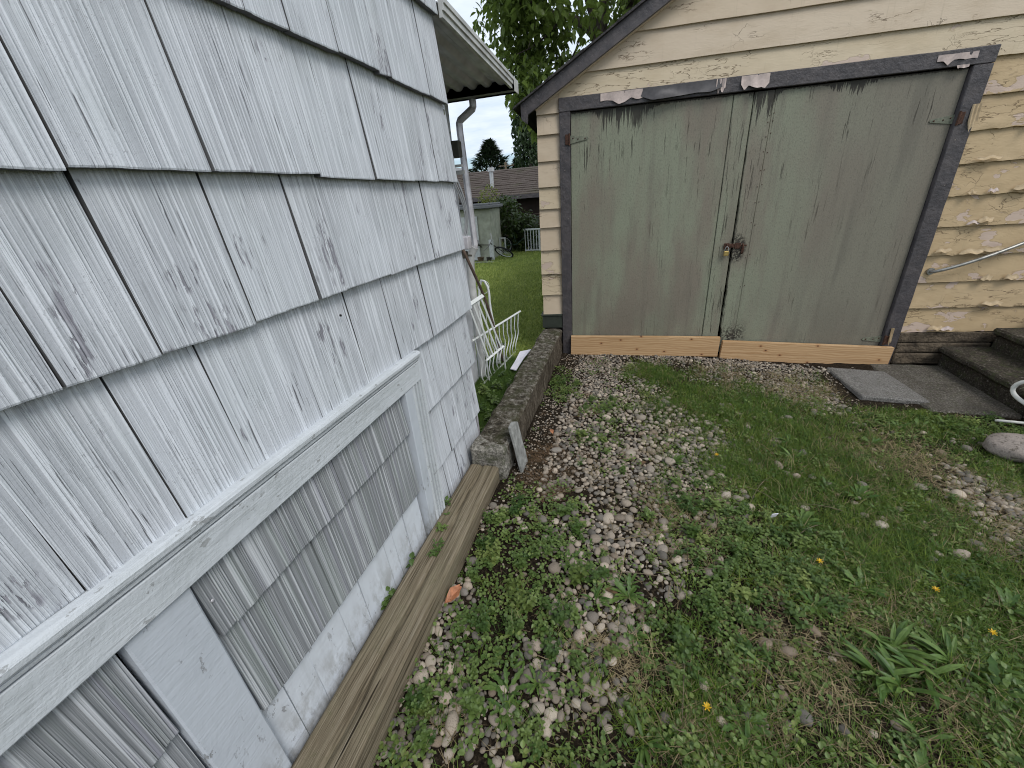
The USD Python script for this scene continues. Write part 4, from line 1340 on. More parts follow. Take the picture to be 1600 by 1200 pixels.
def weed_mesh(seed, stems=7, h=.08, ls=.026, spread=.6):
    r_ = np.random.default_rng(seed)
    out = []
    for _ in range(stems):
        az, lean, H = r_.uniform(0, 6.28), r_.uniform(.1, spread), h * r_.uniform(.5, 1.15)
        dirv = np.array([math.cos(az) * math.sin(lean), math.sin(az) * math.sin(lean), math.cos(lean)])
        b0 = np.array([r_.normal(0, .012), r_.normal(0, .012), -.004])
        out.append(tube([b0, b0 + dirv * H * .5, b0 + dirv * H], [.0013, .0011, .0008], 3))
        lv = r_.integers(3, 6)
        for j in range(lv):
            u = (j + 1) / lv
            p = b0 + dirv * H * u
            s = ls * (1.15 - .45 * u) * r_.uniform(.75, 1.2)
            a0 = az + j * 1.57 + r_.uniform(-.4, .4)
            for side in (0, math.pi):
                out.append(spin(leaf(s, s * .70, r_.uniform(.1, .45), r_.uniform(.05, .4), (.10, .85, 1., .78, .42, 0.), r_.uniform(-.1, .5), r_.integers(1e6), .012), a0 + side + r_.uniform(-.2, .2), r_.uniform(-.3, .3), 0, p))
    return cat(*out)


weeds_cls = []
for i in range(10):
    mt = M['weed_b'] if i in (7,) else (M['weed_dark'] if i % 3 == 0 else M['weed'])
    klass(f'weed_kind_{i:02d}')
    usdkit.mesh(stage, f'/World/weed_kind_{i:02d}/foliage', weed_mesh(200 + i, int(5 + i % 4), .055 + .008 * (i % 5), .021 + .0022 * (i % 4), .75), mt, False)
    weeds_cls.append(stage.GetPrimAtPath(f'/World/weed_kind_{i:02d}'))
r = np.random.default_rng(11)
wp = []
for (x, y, rx, ry) in WEED:
    n = int(np.clip(rx * ry * 3.14 / (.0125 if x < 0 else .0085), 3, 22))
    a_ = r.uniform(0, 6.28, n)
    q = np.sqrt(r.random(n)) * 1.08
    wp += list(zip(x + rx * q * np.cos(a_), y + ry * q * np.sin(a_)))
wp += [(-.60 + r.uniform(0, .08), yy) for yy in r.uniform(.4, 1.5, 12)]
wp += [(r.uniform(-.55, 1.6), r.uniform(.45, 2.2)) for _ in range(34)]
wp = [p for p in wp if not (p[0] < -.60 and p[1] < 1.7) and not (p[0] < -.57 and p[1] >= 1.6) and not (-.62 < p[0] < -.45 and 1.68 < p[1] < 1.95) and p[1] < 3.65]
wp = np.array(wp)
zw = surf(wp[:, 0], wp[:, 1])
dw = np.hypot(wp[:, 0], wp[:, 1])
near = np.argsort(np.where(sees(wp[:, 0], wp[:, 1]), dw, 99))
for q in near[:290]:
    copy_of(weeds_cls[r.integers(10)], 'leafy_weed', (wp[q, 0], wp[q, 1], zw[q]), U(0, 360), r.uniform(.5, 1.1), 'low green weed with small oval leaves ' + place(*wp[q]), 'weed', 'leafy weeds ' + place(*wp[q]))
rest = near[290:]
if len(rest):
    instancer('weed_cover', [(weed_mesh(300 + i, 5, .05, .022, .8), M['weed'], False) for i in range(4)], np.c_[wp[rest], zw[rest]], r.integers(0, 4, len(rest)), r.uniform(0, 6.28, len(rest)), r.uniform(.7, 1.2, len(rest)))
# weeds in the gap between the wall and the timber, and on the timber
for (x, y, z, s, lab) in ((-.802, 1.05, .02, 1.5, 'dark green weed pushing up between white wall and timber, farther of two'), (-.800, .86, .03, 1.5, 'dark green weed between wall and timber, the nearer of two'), (-.745, 1.20, .095, .9, 'small pale weed creeping over the top of the timber'), (-.800, 1.33, .05, 1.3, 'green weed at the foot of the moulded frame by the timber'), (-.715, 1.08, .10, .7, 'tiny sprig with pale leaves on the timber crack')):
    copy_of(weeds_cls[int(y * 10) % 7], 'gap_weed', (x, y, z), U(0, 360), s, lab, 'weed')
# tiny ground cover
n = 3000
gc = np.stack([r.uniform(-.62, 2.4, n * 3), r.uniform(.35, 3.5, n * 3)], 1)
fw = np.maximum(field(WEED, gc[:, 0], gc[:, 1]), .35 * field(GRASS, gc[:, 0], gc[:, 1]) + .22 * (gc[:, 1] < 1.3))
gc = gc[r.random(len(gc)) < np.clip(fw, .05, 1) * .8]
gc = gc[~((gc[:, 0] < -.58) & (gc[:, 1] > 1.5)) & ~((gc[:, 0] > 1.55) & (gc[:, 1] > 3.0))][:n]


def cover_mesh(seed):
    r_ = np.random.default_rng(seed)
    return cat(*[spin(leaf(s := r_.uniform(.007, .015), s * .8, .2, .2, (.2, 1., .8, 0.), r_.uniform(.0, .7), 1), r_.uniform(0, 6.28), 0, 0, (r_.normal(0, .016), r_.normal(0, .016), r_.uniform(.002, .022))) for _ in range(14)])


instancer('ground_cover', [(cover_mesh(400 + i), M['weed_b'] if i == 3 else M['weed'], False) for i in range(5)], np.c_[gc, surf(gc[:, 0], gc[:, 1])], r.integers(0, 5, len(gc)), r.uniform(0, 6.28, len(gc)), r.uniform(.8, 1.5, len(gc)))

# dandelion rosettes: every leaf its own piece
ros_cls = []
for i in range(6):
    r_ = np.random.default_rng(500 + i)
    k_ = klass(f'rosette_kind_{i:02d}')
    strap_like = i in (1, 4)
    for j in range(13 + 2 * (i % 3)):
        Ln = r_.uniform(.07, .135) * (1.15 if strap_like else 1.)
        if strap_like:
            prof, w = (.35, .55, .8, 1., .95, .6, 0.), Ln * .13
        else:
            prof, w = (.16, .3, .62, .42, .85, .55, 1., .62, .9, .35, 0.), Ln * .22
        lf = leaf(Ln, w, r_.uniform(.25, .6), r_.uniform(.1, .35), prof, r_.uniform(.35, 1.05), r_.integers(1e6), .006)
        az = j * 2.4 + r_.uniform(-.3, .3) if not strap_like else r_.normal(.5, .8)
        usdkit.mesh(stage, f'/World/rosette_kind_{i:02d}/leaf' + (f'_{j:03d}' if j else ''), spin(lf, az, r_.uniform(-.25, .25)), M['rosette'], False)
    ros_cls.append(k_)
r = np.random.default_rng(13)
rp = list(ROS) + [(r.uniform(.7, 1.5), r.uniform(.85, 1.5)) for _ in range(14)] + [(r.uniform(.0, 1.1), r.uniform(.55, 1.0)) for _ in range(8)] + [(r.uniform(-.55, .1), r.uniform(.48, 1.3)) for _ in range(10)] + [(r.uniform(.7, 1.5), r.uniform(1.5, 2.6)) for _ in range(7)] + [(2.0, 2.84), (2.12, 2.8), (1.85, 2.82), (2.25, 2.8), (1.72, 2.78)]
for i, (x, y) in enumerate(rp):
    big = i in (6, 7, 8, 9, 12, 13)
    copy_of(ros_cls[1 if i in (6, 7, 8, 9) else (4 if i in (13, 23) else int(r.integers(6)))], 'dandelion', (x, y, float(surf(x, y)) - .003), U(0, 360), (.92 if big else r.uniform(.38, .8)), 'flat rosette of long dandelion leaves ' + place(x, y), 'dandelion', 'dandelion rosettes ' + place(x, y))
# yellow flowers
for i, ((x, y), lab) in enumerate((((1.18, 1.419), 'yellow dandelion flower beside the upper leaf rosette in the grass'), ((1.26, 1.27), 'larger yellow dandelion flower nearest the right edge'), ((.81, 1.455), 'small orange-yellow flower among the leafy weeds'), ((.288, .791), 'pale yellow flower low in the near grass'), ((.538, 2.151), 'yellow fallen petal-like flower by the grass edge behind the weeds'))):
    fl_ = thing('yellow_flower', lab, 'flower', (x, y, float(surf(x, y)) + .035))
    hd = cat(*[spin(leaf(.013, .004, .1, .1, (.6, 1., .7), .25 + .5 * (q % 2), 1), q * .52) for q in range(12)])
    part(fl_, 'petals', hd, M['petal'])
    part(fl_, 'stalk', tube([(0, 0, -.04), (.003, 0, -.02), (0, 0, 0)], .0012, 4), M['weed'])

# ------------------------------------------------------------------ grass


def tuft(seed, n=22, h=.05, rad=.03, w=.0022, lean=.7, flat=False):
    r_ = np.random.default_rng(seed)
    out = []
    for _ in range(n):
        az, H = r_.uniform(0, 6.28), h * r_.uniform(.45, 1.2)
        l0 = r_.uniform(.05, lean)
        if flat:
            l0 = r_.uniform(1.2, 1.52)
        p = np.array([r_.normal(0, rad), r_.normal(0, rad), r_.uniform(0, .012) if flat else -.003])
        dv, up = np.array([math.cos(az), math.sin(az), 0]), np.array([0, 0, 1.])
        sd_ = np.array([-math.sin(az), math.cos(az), 0])
        P = np.zeros((4, 2, 3))
        pos = p.copy()
        for k_ in range(4):
            ww = w * (1, .9, .6, .05)[k_] * r_.uniform(.9, 1.1) / 2
            P[k_, 0], P[k_, 1] = pos - sd_ * ww, pos + sd_ * ww
            l0 += r_.uniform(.05, .4) if not flat else r_.uniform(-.08, .1)
            pos = pos + (dv * math.sin(l0) + up * math.cos(l0)) * H / 3
        out.append(sheet(P))
    return cat(*out)


r = np.random.default_rng(17)
n = 52000
gq = np.stack([r.uniform(-.62, 2.6, n), r.uniform(.35, 3.7, n)], 1)
fg_ = field(GRASS, gq[:, 0], gq[:, 1])
fgr = field(GRAVEL, gq[:, 0], gq[:, 1])
fs = field(STRAW, gq[:, 0], gq[:, 1])
den = np.clip(fg_ * 1.2, 0, 1) + .16 * (gq[:, 0] > .15) + .10 * (gq[:, 1] < 1.1)
den = den * np.clip(1 - .75 * fgr * (fg_ < .6), .1, 1) * (1 - .45 * fs)
okg = (r.random(n) < den * .55) & ~((gq[:, 0] < -.57) & (gq[:, 1] > 1.5)) & ~((gq[:, 0] > 1.56) & (gq[:, 0] < 2.02) & (gq[:, 1] > 3.04)) & ~((gq[:, 0] > 1.97) & (gq[:, 1] > 2.97)) & (gq[:, 1] < 3.62)
gq = gq[okg]
ids = np.where(r.random(len(gq)) < .08, r.integers(5, 7, len(gq)), r.integers(0, 5, len(gq)))
instancer('grass', [(tuft(600, 24, .040), M['grass'], False), (tuft(601, 26, .034), M['grass'], False), (tuft(602, 20, .055, .026), M['grass_b'], False), (tuft(603, 24, .045), M['grass_b'], False), (tuft(604, 18, .07, .02), M['grass'], False), (tuft(605, 16, .06, .03, .0018, 1.2), M['straw'], False), (tuft(606, 14, .08, .03, .0018, 1.3), M['straw'], False)],
          np.c_[gq, surf(gq[:, 0], gq[:, 1])], ids, r.uniform(0, 6.28, len(gq)), r.uniform(.65, 1.25, len(gq)))
n = 12000
sq = np.stack([r.uniform(-.60, 2.4, n), r.uniform(.38, 3.6, n)], 1)
den = np.clip(field(STRAW, sq[:, 0], sq[:, 1]) * 1.1, 0, 1) + .09 + .03 * field(GRASS, sq[:, 0], sq[:, 1])
sq = sq[(r.random(n) < den * .42) & ~((sq[:, 0] < -.55) & (sq[:, 1] > 1.5)) & ~((sq[:, 0] > 1.56) & (sq[:, 1] > 3.0))]
brown = (sq[:, 0] < -.15) & (sq[:, 1] > 1.5)
ids = np.where(brown, 3, r.integers(0, 3, len(sq)))
instancer('dry_thatch', [(tuft(620 + i, 16, .06, .035, .0018, 1., True), M['straw'], False) for i in range(3)] + [(tuft(630, 34, .035, .035, .0018, 1., True), M['clip'], False)], np.c_[sq, surf(sq[:, 0], sq[:, 1]) + .004], ids, r.uniform(0, 6.28, len(sq)), r.uniform(.6, 1.2, len(sq)))
# back lawn
n = 24000
yy = 2.2 + 10.0 * r.random(n) ** 1.2
xx = -yy * r.uniform(.185, .44, n) - .02
lq = np.stack([xx, yy], 1)
okl = (lq[:, 0] < -.80) & ~((lq[:, 1] > 9.9) & (lq[:, 0] < -3.35)) & (lq[:, 0] > -5) & ~((lq[:, 0] > -1.27) & (lq[:, 1] < 2.9) & (lq[:, 0] < -1.2)) & ~((lq[:, 0] > -.79) & (lq[:, 1] > 3.6))
lq = lq[okl]
dark = (lq[:, 1] < 3.6)
ids = np.where(dark, r.integers(3, 5, len(lq)), r.integers(0, 3, len(lq)))
instancer('lawn_grass', [(tuft(650 + i, 18, .06, .05, .008), M['lawn'], False) for i in range(3)] + [(tuft(655 + i, 22, .07, .03, .003), M['grass_b'], False) for i in range(2)], np.c_[lq, surf(lq[:, 0], lq[:, 1])], ids, r.uniform(0, 6.28, len(lq)), r.uniform(.7, 1.2, len(lq)) * np.clip(lq[:, 1] / 5, .7, 1.5))
for (x, y, s) in ((-.86, 2.15, 1.5), (-.9, 2.35, 1.6), (-.84, 2.5, 1.4), (-.95, 2.6, 1.5), (-1.0, 2.85, 1.7), (-.9, 2.9, 1.3), (-1.05, 3.1, 1.6), (-.86, 3.05, 1.2), (-1.0, 2.45, 1.4), (-.83, 1.95, 1.2), (-1.2, 3.4, 1.6), (-1.1, 2.75, 1.5), (-1.25, 3.8, 1.6)):
    copy_of(weeds_cls[int(x * 100) % 7], 'shade_weed', (x, y, float(surf(x, y))), U(0, 360), s, 'dark green weed in the narrow gap between house corner and concrete curb', 'weed', 'weeds in the gap behind the house corner')
# litter
rl = leaf(.085, .045, .15, .5, (.1, .7, 1., .6, 0.), .25, 3, .03)
solo('fallen_leaf', cat(spin(rl, 1.05), spin(rl, 1.35, .5, .1, (.006, .004, .006))), M['redleaf'], 'crumpled orange-red fallen leaf beside the timber', 'leaf', loc=(-.615, .915, .035))
for i, (x, y, lab) in enumerate(((.12, 1.95, 'brown curled leaf fragment on the gravel behind the slate offcut'), (-.42, 2.18, 'reddish brown bark piece in the gravel near the curb'), (.02, 1.13, 'small tan leaf on bare soil among near pebbles'))):
    solo('dead_leaf', spin(leaf(.05, .026, .3, .5, rise=.3, seed=i, wavy=.03), 1. + i), M['redleaf'] if i == 1 else M['clip'], lab, 'leaf', loc=(x, y, float(surf(x, y)) + .022))
ws = spin(box(-.016, .016, -.0015, .0015, 0, .04, .001), .4, .35)
solo('white_scrap', ws, M['paper'], 'small white scrap standing among the leafy weeds', 'scrap', loc=(.708, 1.71, float(surf(.708, 1.71)) + .012))
for i in range(26):
    x, y = U(-.3, 1.3), U(.6, 2.3)
    a_, ln = U(0, 6.28), U(.08, .26)
    z = float(surf(x, y)) + .02
    c_ = np.array([x, y, z])
    dv = np.array([math.cos(a_), math.sin(a_), 0])
    nv = np.array([-dv[1], dv[0], 0])
    tw = tube(curve([-dv * ln / 2, -dv * ln * .1 + nv * U(-.02, .02) + [0, 0, .012], dv * ln / 2 + nv * U(-.02, .02)], 8), [.0017 * (1 - .06 * q) for q in range(8)], 5)
    solo('twig', tw, M['twig'] if i % 3 else M['straw'], 'thin dry pale stem lying across the weeds and soil', 'twig', 'dry stems littering the side yard', loc=c_)

# ------------------------------------------------------------------ things between the house corner and the curb
rb = thing('white_railing', 'low white iron railing panel with wavy bars standing behind the house corner', 'railing', (-1.13, 3.0, -.03))
A0, A1 = np.array([-1.16, 2.94, -.01]), np.array([-1.076, 3.80, -.01])
B0, B1 = np.array([-1.188, 2.88, .402]), np.array([-1.018, 3.79, .402])
base = np.array([-1.13, 3.0, -.03])
part(rb, 'top_rail', tube([B0 - base, B1 - base], .0105, 4), M['rail'], 30)
part(rb, 'bottom_rail', tube([A0 - base, A1 - base], .011, 4), M['rail'], 30)
for i in range(11):
    t = (i + .5) / 11
    a_, b_ = A0 + (A1 - A0) * t, B0 + (B1 - B0) * t
    along = (A1 - A0) / np.linalg.norm(A1 - A0)
    pts = [b_ + (a_ - b_) * s + along * .038 * math.sin(max(0, s - .35) / .65 * 6.28) * (1 if i % 2 else .8) - base for s in np.linspace(0, 1, 14)]
    part(rb, 'baluster', tube(pts, .005, 5), M['rail'], True)
r2 = thing('leaning_railing', 'second white railing panel with straight bars leaning against the house corner', 'railing', (-1.18, 2.95, 0))
b2 = np.array([-1.18, 2.95, 0])
C0, C1 = np.array([-1.17, 2.80, .70]), np.array([-1.10, 2.98, .74])
D0, D1 = np.array([-1.10, 2.92, .22]), np.array([-1.02, 3.16, .26])
part(r2, 'top_rail', tube([C0 - b2, C1 - b2], .02, 4), M['rail'], 30)
part(r2, 'bottom_rail', tube([D0 - b2, D1 - b2], .012, 4), M['rail'], 30)
for i in range(4):
    t = (i + .5) / 4
    part(r2, 'bar', tube([C0 + (C1 - C0) * t - b2, D0 + (D1 - D0) * t - b2], .009, 4), M['rail'], 30)
part(r2, 'foot', tube([D0 - b2, D0 - b2 + [-.03, .1, -.24]], .008, 4), M['rail'])
part(r2, 'foot', tube([D1 - b2, D1 - b2 + [-.03, .1, -.28]], .008, 4), M['rail'])
solo('white_hoop', tube(curve([(-1.312, 3.40, .0), (-1.300, 3.40, .48), (-1.275, 3.40, .72), (-1.240, 3.40, .79), (-1.208, 3.40, .75), (-1.192, 3.40, .62), (-1.178, 3.40, .42), (-1.16, 3.40, .0)], 36), .011, 8), M['rail'], 'white bent tube hoop standing on the lawn behind the railings', 'hoop', smooth=True)
solo('brown_stick', tube(curve([(-1.17, 2.80, 1.18), (-1.125, 2.80, 1.06), (-1.11, 3.0, .78), (-1.12, 3.2, .5), (-1.13, 3.45, .0)], 20), .011, 7), M['stick'], 'long bent brown stick leaning by the house corner above the railings', 'stick', smooth=True)
pb = slab_sheet(np.array([[[-.985, 3.20, .035], [-.920, 3.16, .04]], [[-1.0, 3.42, .02], [-.915, 3.42, .05]], [[-1.010, 3.65, .03], [-.905, 3.70, .04]]], float), np.array([0, 0, -.008]))
solo('white_sheet', pb, M['paper'], 'white sheet of board lying on the ground against the back of the curb', 'board')
solo('wire_ring', tube([(-1.42 + .06 * math.cos(q), 3.9 + .03 * math.sin(q), .62 + .06 * math.sin(q)) for q in np.linspace(0, 6.28, 25)[:-1]], .003, 4, True), M['rail'], 'thin white wire ring above the white hoop', 'ring')
tube_post = tube([(-1.42, 3.9, -.05), (-1.42, 3.9, .56)], .003, 4)
solo('wire_post', tube_post, M['rail'], 'thin white wire stem holding the ring', 'wire')

# ------------------------------------------------------------------ back yard
SB = np.array([-3.95, 10.4, 0])
sh = thing('garden_shed', 'small pale green flat roofed shed with white door beyond the lawn', 'shed', SB)
shy = 10.46
part(sh, 'wall', at(box(-6.3, -3.44, shy, 11.3, -.2, 1.24, .01), SB), M['shed'])
part(sh, 'roof', at(cat(box(-6.45, -3.36, shy - .14, 11.4, 1.245, 1.315, .01), box(-6.40, -3.42, shy - .10, 11.35, 1.318, 1.36, .01)), SB), M['shed_roof'])
dd = part(sh, 'door', at(box(-4.55, -3.79, shy - .035, shy - .003, .0, 1.07, .006), SB), M['shed_door'])
part(dd, 'handle', at(cat(box(-3.87, -3.84, shy - .075, shy - .036, .40, .52, .004)), SB), M['darkbox'])
solo('leaning_board', box(-3.44, -3.32, 10.15, 10.18, -.02, .52, .004), M['shed_door'], 'narrow white board standing against the right side of the shed', 'board')
HBk = np.array([-4., 15., 0])
fh_ = thing('brown_house', 'long low dark brown house with weathered shingle roof behind the lawn', 'house', HBk)
part(fh_, 'wall', at(cat(box(-9., 3., 15.3, 15.4, -.3, 1.55), box(-9., -8.9, 15.41, 21., -.3, 1.55), box(2.9, 3., 15.41, 21., -.3, 1.55)), HBk), M['far_wall'])
rr = np.random.default_rng(4)
crs = []
nrow = 14
for i in range(nrow):
    y0_, y1_ = 14.9 + 3.2 * i / nrow, 14.9 + 3.2 * (i + 1) / nrow + .06
    z0_, z1_ = 1.50 + 1.0 * i / nrow, 1.50 + 1.0 * (i + 1) / nrow + .019
    x_ = -9.3 + rr.uniform(-.2, 0)
    tabs = []
    while x_ < 3.2:
        w = rr.uniform(.22, .42)
        dz = rr.uniform(.0, .02)
        tabs.append(trimesh.convex.convex_hull(np.array([(x_ + a_, y_, z_ + h_) for a_ in (0, w - .008) for (y_, z_) in ((y0_, z0_ + .02 + dz), (y1_, z1_ + .004)) for h_ in (0, .02)])))
        x_ += w
    crs.append(cat(*tabs))
rf = part(fh_, 'roof', at(slab_sheet(np.array([[[-9.3, 14.92, 1.49], [-9.3, 18.1, 2.49], [-9.3, 21.3, 1.49]], [[3.2, 14.92, 1.49], [3.2, 18.1, 2.49], [3.2, 21.3, 1.49]]]), np.array([0, 0, -.05])), HBk), M['far_roof'])
for c_ in crs:
    part(rf, 'shingle_course', at(c_, HBk), M['far_roof'], kind='stuff')
part(fh_, 'fascia', at(box(-9.3, 3.2, 14.86, 14.90, 1.40, 1.53), HBk), M['brown'])
part(rf, 'vent_pipe', at(cat(tube([(-5.05, 15.9, 1.75), (-5.05, 15.9, 2.36)], .07, 10), tube([(-5.05, 15.9, 2.37), (-5.05, 15.9, 2.50)], .12, 10)), HBk), M['vent'], 40)
wf = thing('white_yard_fence', 'short white metal railing fence at the far end of the lawn', 'fence', (-2.5, 11.5, 0))
wb_ = np.array([-2.5, 11.5, 0])
part(wf, 'top_rail', at(box(-2.87, -1.6, 11.48, 11.52, .60, .64, .004), wb_), M['rail'])
part(wf, 'bottom_rail', at(box(-2.84, -1.6, 11.49, 11.51, .06, .09, .003), wb_), M['rail'])
for i in range(16):
    x_ = -2.82 + i * .08
    part(wf, 'bar', at(box(x_ - (.022 if i == 5 else .009), x_ + (.022 if i == 5 else .009), 11.492, 11.508, -.02 if i % 5 == 0 else .09, .60), wb_), M['rail'])


def wheel(c_, ax, r0=.24, tr=.022):
    c_, ax = np.array(c_, float), np.array(ax, float) / np.linalg.norm(ax)
    u = np.cross(ax, [0, 0, 1.]); u /= np.linalg.norm(u)
    w = np.cross(ax, u)
    ring = lambda R_: [c_ + R_ * (math.cos(q) * u + math.sin(q) * w) for q in np.linspace(0, 2 * math.pi, 29)[:-1]]
    spokes = cat(*[tube([c_, c_ + (r0 - .02) * (math.cos(q) * u + math.sin(q) * w)], .002, 3) for q in np.linspace(0, 6.28, 15)[:-1]])
    return tube(ring(r0), tr, 6, True), tube(ring(r0 - .026), .008, 5, True), spokes


def bicycle(name, label, o, rot, mt, lie):
    t = thing(name, label, 'bicycle', o, rot)
    if lie:
        t.AddRotateXOp().Set(lie)
    for x_ in (-.46, .46):
        a_, b_, c_ = wheel((x_, 0, .26), (0, 1, 0))
        w_ = part(t, 'wheel', a_, M['tyre'], True)
        part(w_, 'rim', cat(b_, c_), M['rail'])
    part(t, 'frame', cat(*[tube([p, q], .014, 6) for p, q in (((-.46, 0, .26), (-.10, 0, .27)), ((-.10, 0, .27), (.33, 0, .58)), ((-.17, 0, .60), (.33, 0, .60)), ((-.46, 0, .26), (-.17, 0, .60)), ((-.10, 0, .27), (-.19, 0, .70)), ((.46, 0, .26), (.32, 0, .68)))]), mt)
    part(t, 'handlebar', tube(curve([(.24, .24, .74), (.34, .10, .72), (.34, -.10, .72), (.24, -.24, .74)], 12), .011, 6), M['galv'])
    part(t, 'saddle', box(-.31, -.09, -.06, .06, .70, .745, .02), M['tyre'])
    return t


bicycle('bicycle', 'dark bicycle lying tipped over beside the shed', (-3.45, 10.75, .02), -25, M['darkbox'], 52)
bicycle('bicycle', 'green bicycle leaning into the dark shrubs by the white fence', (-3.0, 11.55, -.03), 10, M['bikegreen'], -12)
solo('small_white_frame', cat(box(-3.42, -3.24, 10.98, 11.0, .46, .49), box(-3.27, -3.24, 10.98, 11.0, .18, .458), box(-3.42, -3.39, 10.98, 11.0, .0, .458)), M['rail'], 'small white metal frame standing behind the dark bicycle', 'frame')


def leaf_cloud(n_, center, radii, size, seed, prof=(.1, .9, 1., .5, 0.), hollow=.5, wide=.55, droop=.5, noise_f=.9, cut=.46):
    """many separate leaves in lumpy clusters inside an ellipsoid"""
    r_ = np.random.default_rng(seed)
    V, F, k0 = [], [], 0
    base_ = leaf(1., wide, .25, .25, prof, .1, 1)
    bv, bf = base_.vertices, base_.faces
    got = 0
    while got < n_:
        d_ = r_.normal(size=(n_, 3))
        d_ /= np.linalg.norm(d_, axis=1, keepdims=True)
        q = d_ * (hollow + (1 - hollow) * r_.random((n_, 1)) ** .6)
        dens = meshkit.fbm(q * 2.2 * noise_f + seed, 3, seed)
        q = q[dens > cut][:n_ - got]
        p = np.array(center) + q * np.array(radii)
        for c_ in p:
            s = size * r_.uniform(.65, 1.25)
            R_ = trimesh.transformations.euler_matrix(r_.uniform(-.7, .7), droop + r_.uniform(-.6, .6), r_.uniform(0, 6.28), 'sxyz')[:3, :3]
            V.append(bv * s @ R_.T + c_)
            F.append(bf + k0)
            k0 += len(bv)
        got += len(p)
    return trimesh.Trimesh(np.vstack(V), np.vstack(F), process=False)


def limbs(base_, tips, r0, seed):
    r_ = np.random.default_rng(seed)
    out = []
    b_ = np.array(base_, float)
    for t_ in tips:
        t_ = np.array(t_, float)
        m1 = b_ + (t_ - b_) * .4 + r_.normal(0, .12, 3)
        pts = curve([b_, m1, b_ + (t_ - b_) * .72 + r_.normal(0, .12, 3), t_], 12)
        out.append(tube(pts, np.linspace(r0 * .5, .012, 12), 6))
        for q in (5, 7, 9):
            e = pts[q] + r_.normal(0, .5, 3)
            out.append(tube(curve([pts[q], (pts[q] + e) / 2 + r_.normal(0, .06, 3), e], 6), np.linspace(.02, .006, 6), 4))
    return cat(*out)


tr = thing('broadleaf_tree', 'large leafy green tree rising behind the garage roof', 'tree', (-.6, 8.6, 0))
tb_ = np.array([-.6, 8.6, 0])
part(tr, 'trunk', at(tube(curve([(-.6, 8.6, -.1), (-.55, 8.6, 1.2), (-.65, 8.55, 2.4), (-.6, 8.5, 3.4)], 14), np.linspace(.22, .14, 14), 10), tb_), M['bark'], True)
tips = [(-2.2, 8.2, 4.6), (-1.4, 7.6, 5.6), (.4, 8.0, 5.4), (1.2, 8.8, 4.8), (-.6, 9.4, 6.4), (-1.9, 8.8, 3.4), (-2.0, 8.3, 2.9), (0, 8.4, 6.8)]
part(tr, 'branch', at(limbs((-.6, 8.5, 3.3), tips, .16, 3), tb_), M['bark'], True)
cl = [((-.5, 8.5, 5.3), (2.3, 1.9, 2.0), 8200, .155), ((-1.95, 8.35, 4.6), (.85, .9, 1.1), 2100, .15), ((-1.72, 8.3, 3.3), (.62, .6, .95), 1150, .14), ((-1.85, 8.4, 5.6), (.6, .6, .5), 420, .15), ((-1.5, 8.2, 2.75), (.42, .45, .55), 420, .14), ((.9, 8.6, 4.7), (1.4, 1.2, 1.3), 1500, .15)]
part(tr, 'crown', at(cat(*[leaf_cloud(n_, c_, r_, s_, 30 + i, hollow=.15 if i else .45, droop=.75, wide=.52, cut=.47) for i, (c_, r_, n_, s_) in enumerate(cl)]), tb_), M['treeleaf'])
# dark conifers and a poplar far behind


def conifer(name, label, loc, h, rad, seed, mt='conifer', n_=2600):
    t = thing(name, label, 'tree', loc)
    r_ = np.random.default_rng(seed)
    part(t, 'trunk', tube([(0, 0, -1), (0, 0, h * .5), (0, 0, h * .95)], [.2, .12, .02], 7), M['bark'])
    base_ = leaf(1., .32, .3, .1, (.3, 1., .6, 0.), .1, 1)
    V, F, k0 = [], [], 0
    lump = r_.uniform(.72, 1.15, 400)
    for i in range(n_):
        u = r_.random() ** .75
        z = h * (.06 + .94 * u)
        az = r_.uniform(0, 6.28)
        R0 = rad * (1 - u) ** 1.1 * lump[int(u * 22) * 12 + int(az * 1.9)] + .03
        d_ = R0 * (.35 + .65 * r_.random() ** .5)
        c_ = np.array([math.cos(az) * d_, math.sin(az) * d_, z + d_ * .12])
        s = r_.uniform(.3, .6) * .85
        Rm = trimesh.transformations.euler_matrix(r_.uniform(-.4, .4), r_.uniform(-.7, .2), az + r_.uniform(-.5, .5), 'sxyz')[:3, :3]
        V.append(base_.vertices * s @ Rm.T + c_)
        F.append(base_.faces + k0)
        k0 += len(base_.vertices)
    part(t, 'crown', trimesh.Trimesh(np.vstack(V), np.vstack(F), process=False), M[mt])
    return t


conifer('conifer_tree', 'dark pointed conifer standing behind the brown house roof', (-10.15, 32., -.2), 5.45, 4.6, 61, n_=5200)
conifer('conifer_tree', 'small dark conifer top right of the pointed one, partly hidden', (-8.3, 33., -.2), 4.3, 2.4, 62, n_=2400)
pt = thing('poplar_tree', 'tall narrow grey-green poplar left of the garage wall', 'tree', (-5.35, 24., 0))
part(pt, 'trunk', tube([(0, 0, -.5), (0, 0, 6)], [.2, .05], 7), M['bark'])
part(pt, 'crown', leaf_cloud(5200, (0, 0, 4.6), (.95, .9, 4.2), .20, 71, hollow=.2, droop=1.0, cut=.44), M['poplar'])
up = thing('utility_pole', 'thin distant utility pole with a crossarm between the conifers', 'pole', (-7.9, 28., 0))
part(up, 'post', tube([(0, 0, -.5), (0, 0, 3.55)], .07, 7), M['twig'])
part(up, 'crossarm', box(-.45, .55, -.04, .04, 3.32, 3.37), M['twig'])
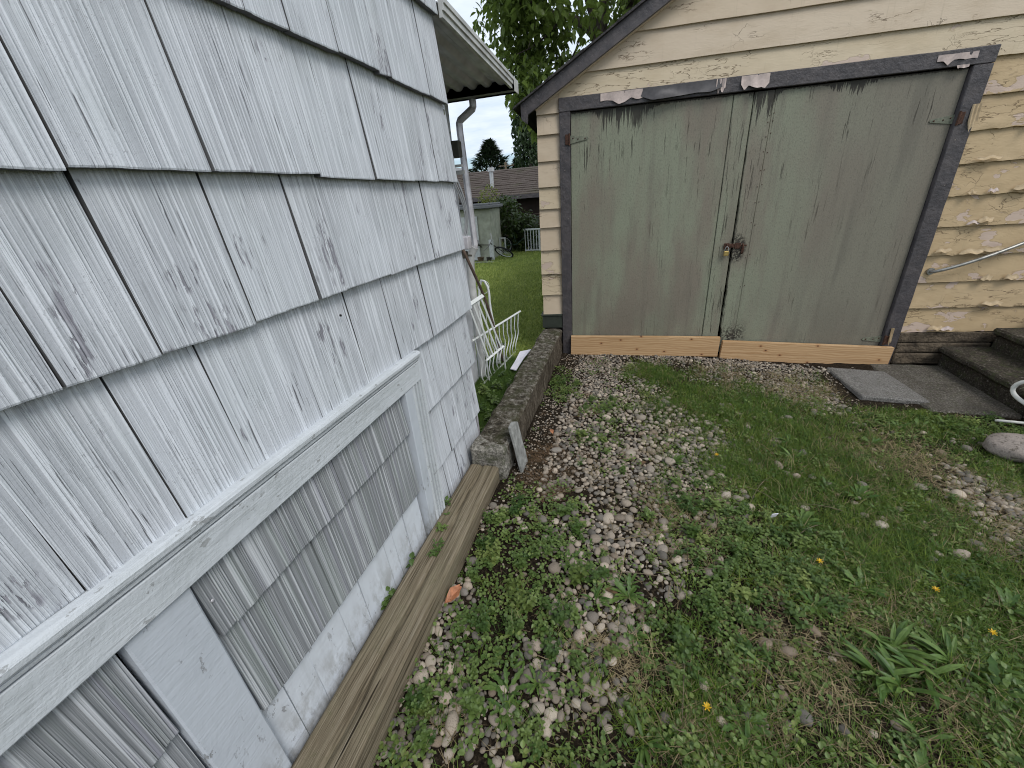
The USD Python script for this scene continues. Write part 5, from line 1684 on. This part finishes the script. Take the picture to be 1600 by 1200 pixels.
# gable of a further roof behind
fr_ = thing('far_grey_house', 'grey roof peak of a distant house at the left of the conifer', 'house', (-13.5, 34., 0))
part(fr_, 'wall', box(-2.2, 2., -2, 2, -.5, 2.6), M['shed_roof'])
rfm = trimesh.creation.extrude_polygon(__import__('shapely').Polygon([(-2.6, 2.5), (2.4, 2.5), (-.1, 3.9)]), 4.6, engine='earcut')
rfm.apply_transform(np.array([[1, 0, 0, 0], [0, 0, -1, 2.3], [0, 1, 0, .05], [0, 0, 0, 1.]]))
part(fr_, 'roof', rfm, M['shed_roof'])
# shrubs
bs = thing('dark_shrub', 'tall dark glossy shrub growing against the brown house beside the shed', 'shrub', (-3.5, 12.2, 0))
o_ = np.array([-3.5, 12.2, 0])
part(bs, 'stem', at(limbs((-3.5, 12.3, 0), [(-3.9, 12.0, 1.3), (-3.3, 11.9, 1.1), (-2.9, 12.1, .8), (-3.6, 12.5, 1.5)], .07, 8), o_), M['bark'])
part(bs, 'foliage', at(cat(leaf_cloud(2600, (-3.30, 11.8, .74), (.72, .5, .86), .10, 81, hollow=.3, cut=.42), leaf_cloud(1300, (-2.85, 11.95, .50), (.65, .45, .52), .10, 82, hollow=.3, cut=.42)), o_), M['hedge'])
part(bs, 'upper_foliage', at(leaf_cloud(620, (-3.85, 12.0, 1.33), (.48, .4, .52), .085, 83, hollow=.1, cut=.45), o_), M['hedge_lit'], label='yellow-green loose upper leaves of the shrub')
ls_ = thing('low_shrub', 'low dark shrub with reddish tips behind the white fence', 'shrub', (-2.4, 12.2, 0))
part(ls_, 'foliage', leaf_cloud(1100, (0.1, 0, .42), (.85, .4, .55), .10, 84, hollow=.3, cut=.42), M['hedge'])
part(ls_, 'stem', tube([(0, 0, -.05), (0, 0, .4)], .03, 5), M['bark'])
# border stones and old boards at the foot of the shed
solo('edging_board', box(-3.9, -3.2, 9.7, 9.76, -.03, .05, .004), M['slate'], 'pale board edging the lawn in front of the shed', 'board')
for i, (x, y, s, lab) in enumerate(((-3.62, 9.95, .16, 'brown plant pot left of the shed door foot'), (-3.45, 10.1, .13, 'smaller dark pot against the shed wall'))):
    pt_ = trimesh.creation.revolve(np.array([(0, 0), (s * .38, 0), (s * .5, s * .9), (s * .56, s * .9), (s * .56, s), (s * .46, s), (s * .36, s * .1), (0, s * .1)]), sections=16)
    solo('plant_pot', pt_, M['logwood'] if i == 0 else M['darkbox'], lab, 'pot', loc=(x, y, float(surf(x, y))), smooth=30)
print('prims', sum(1 for _ in stage.Traverse()))
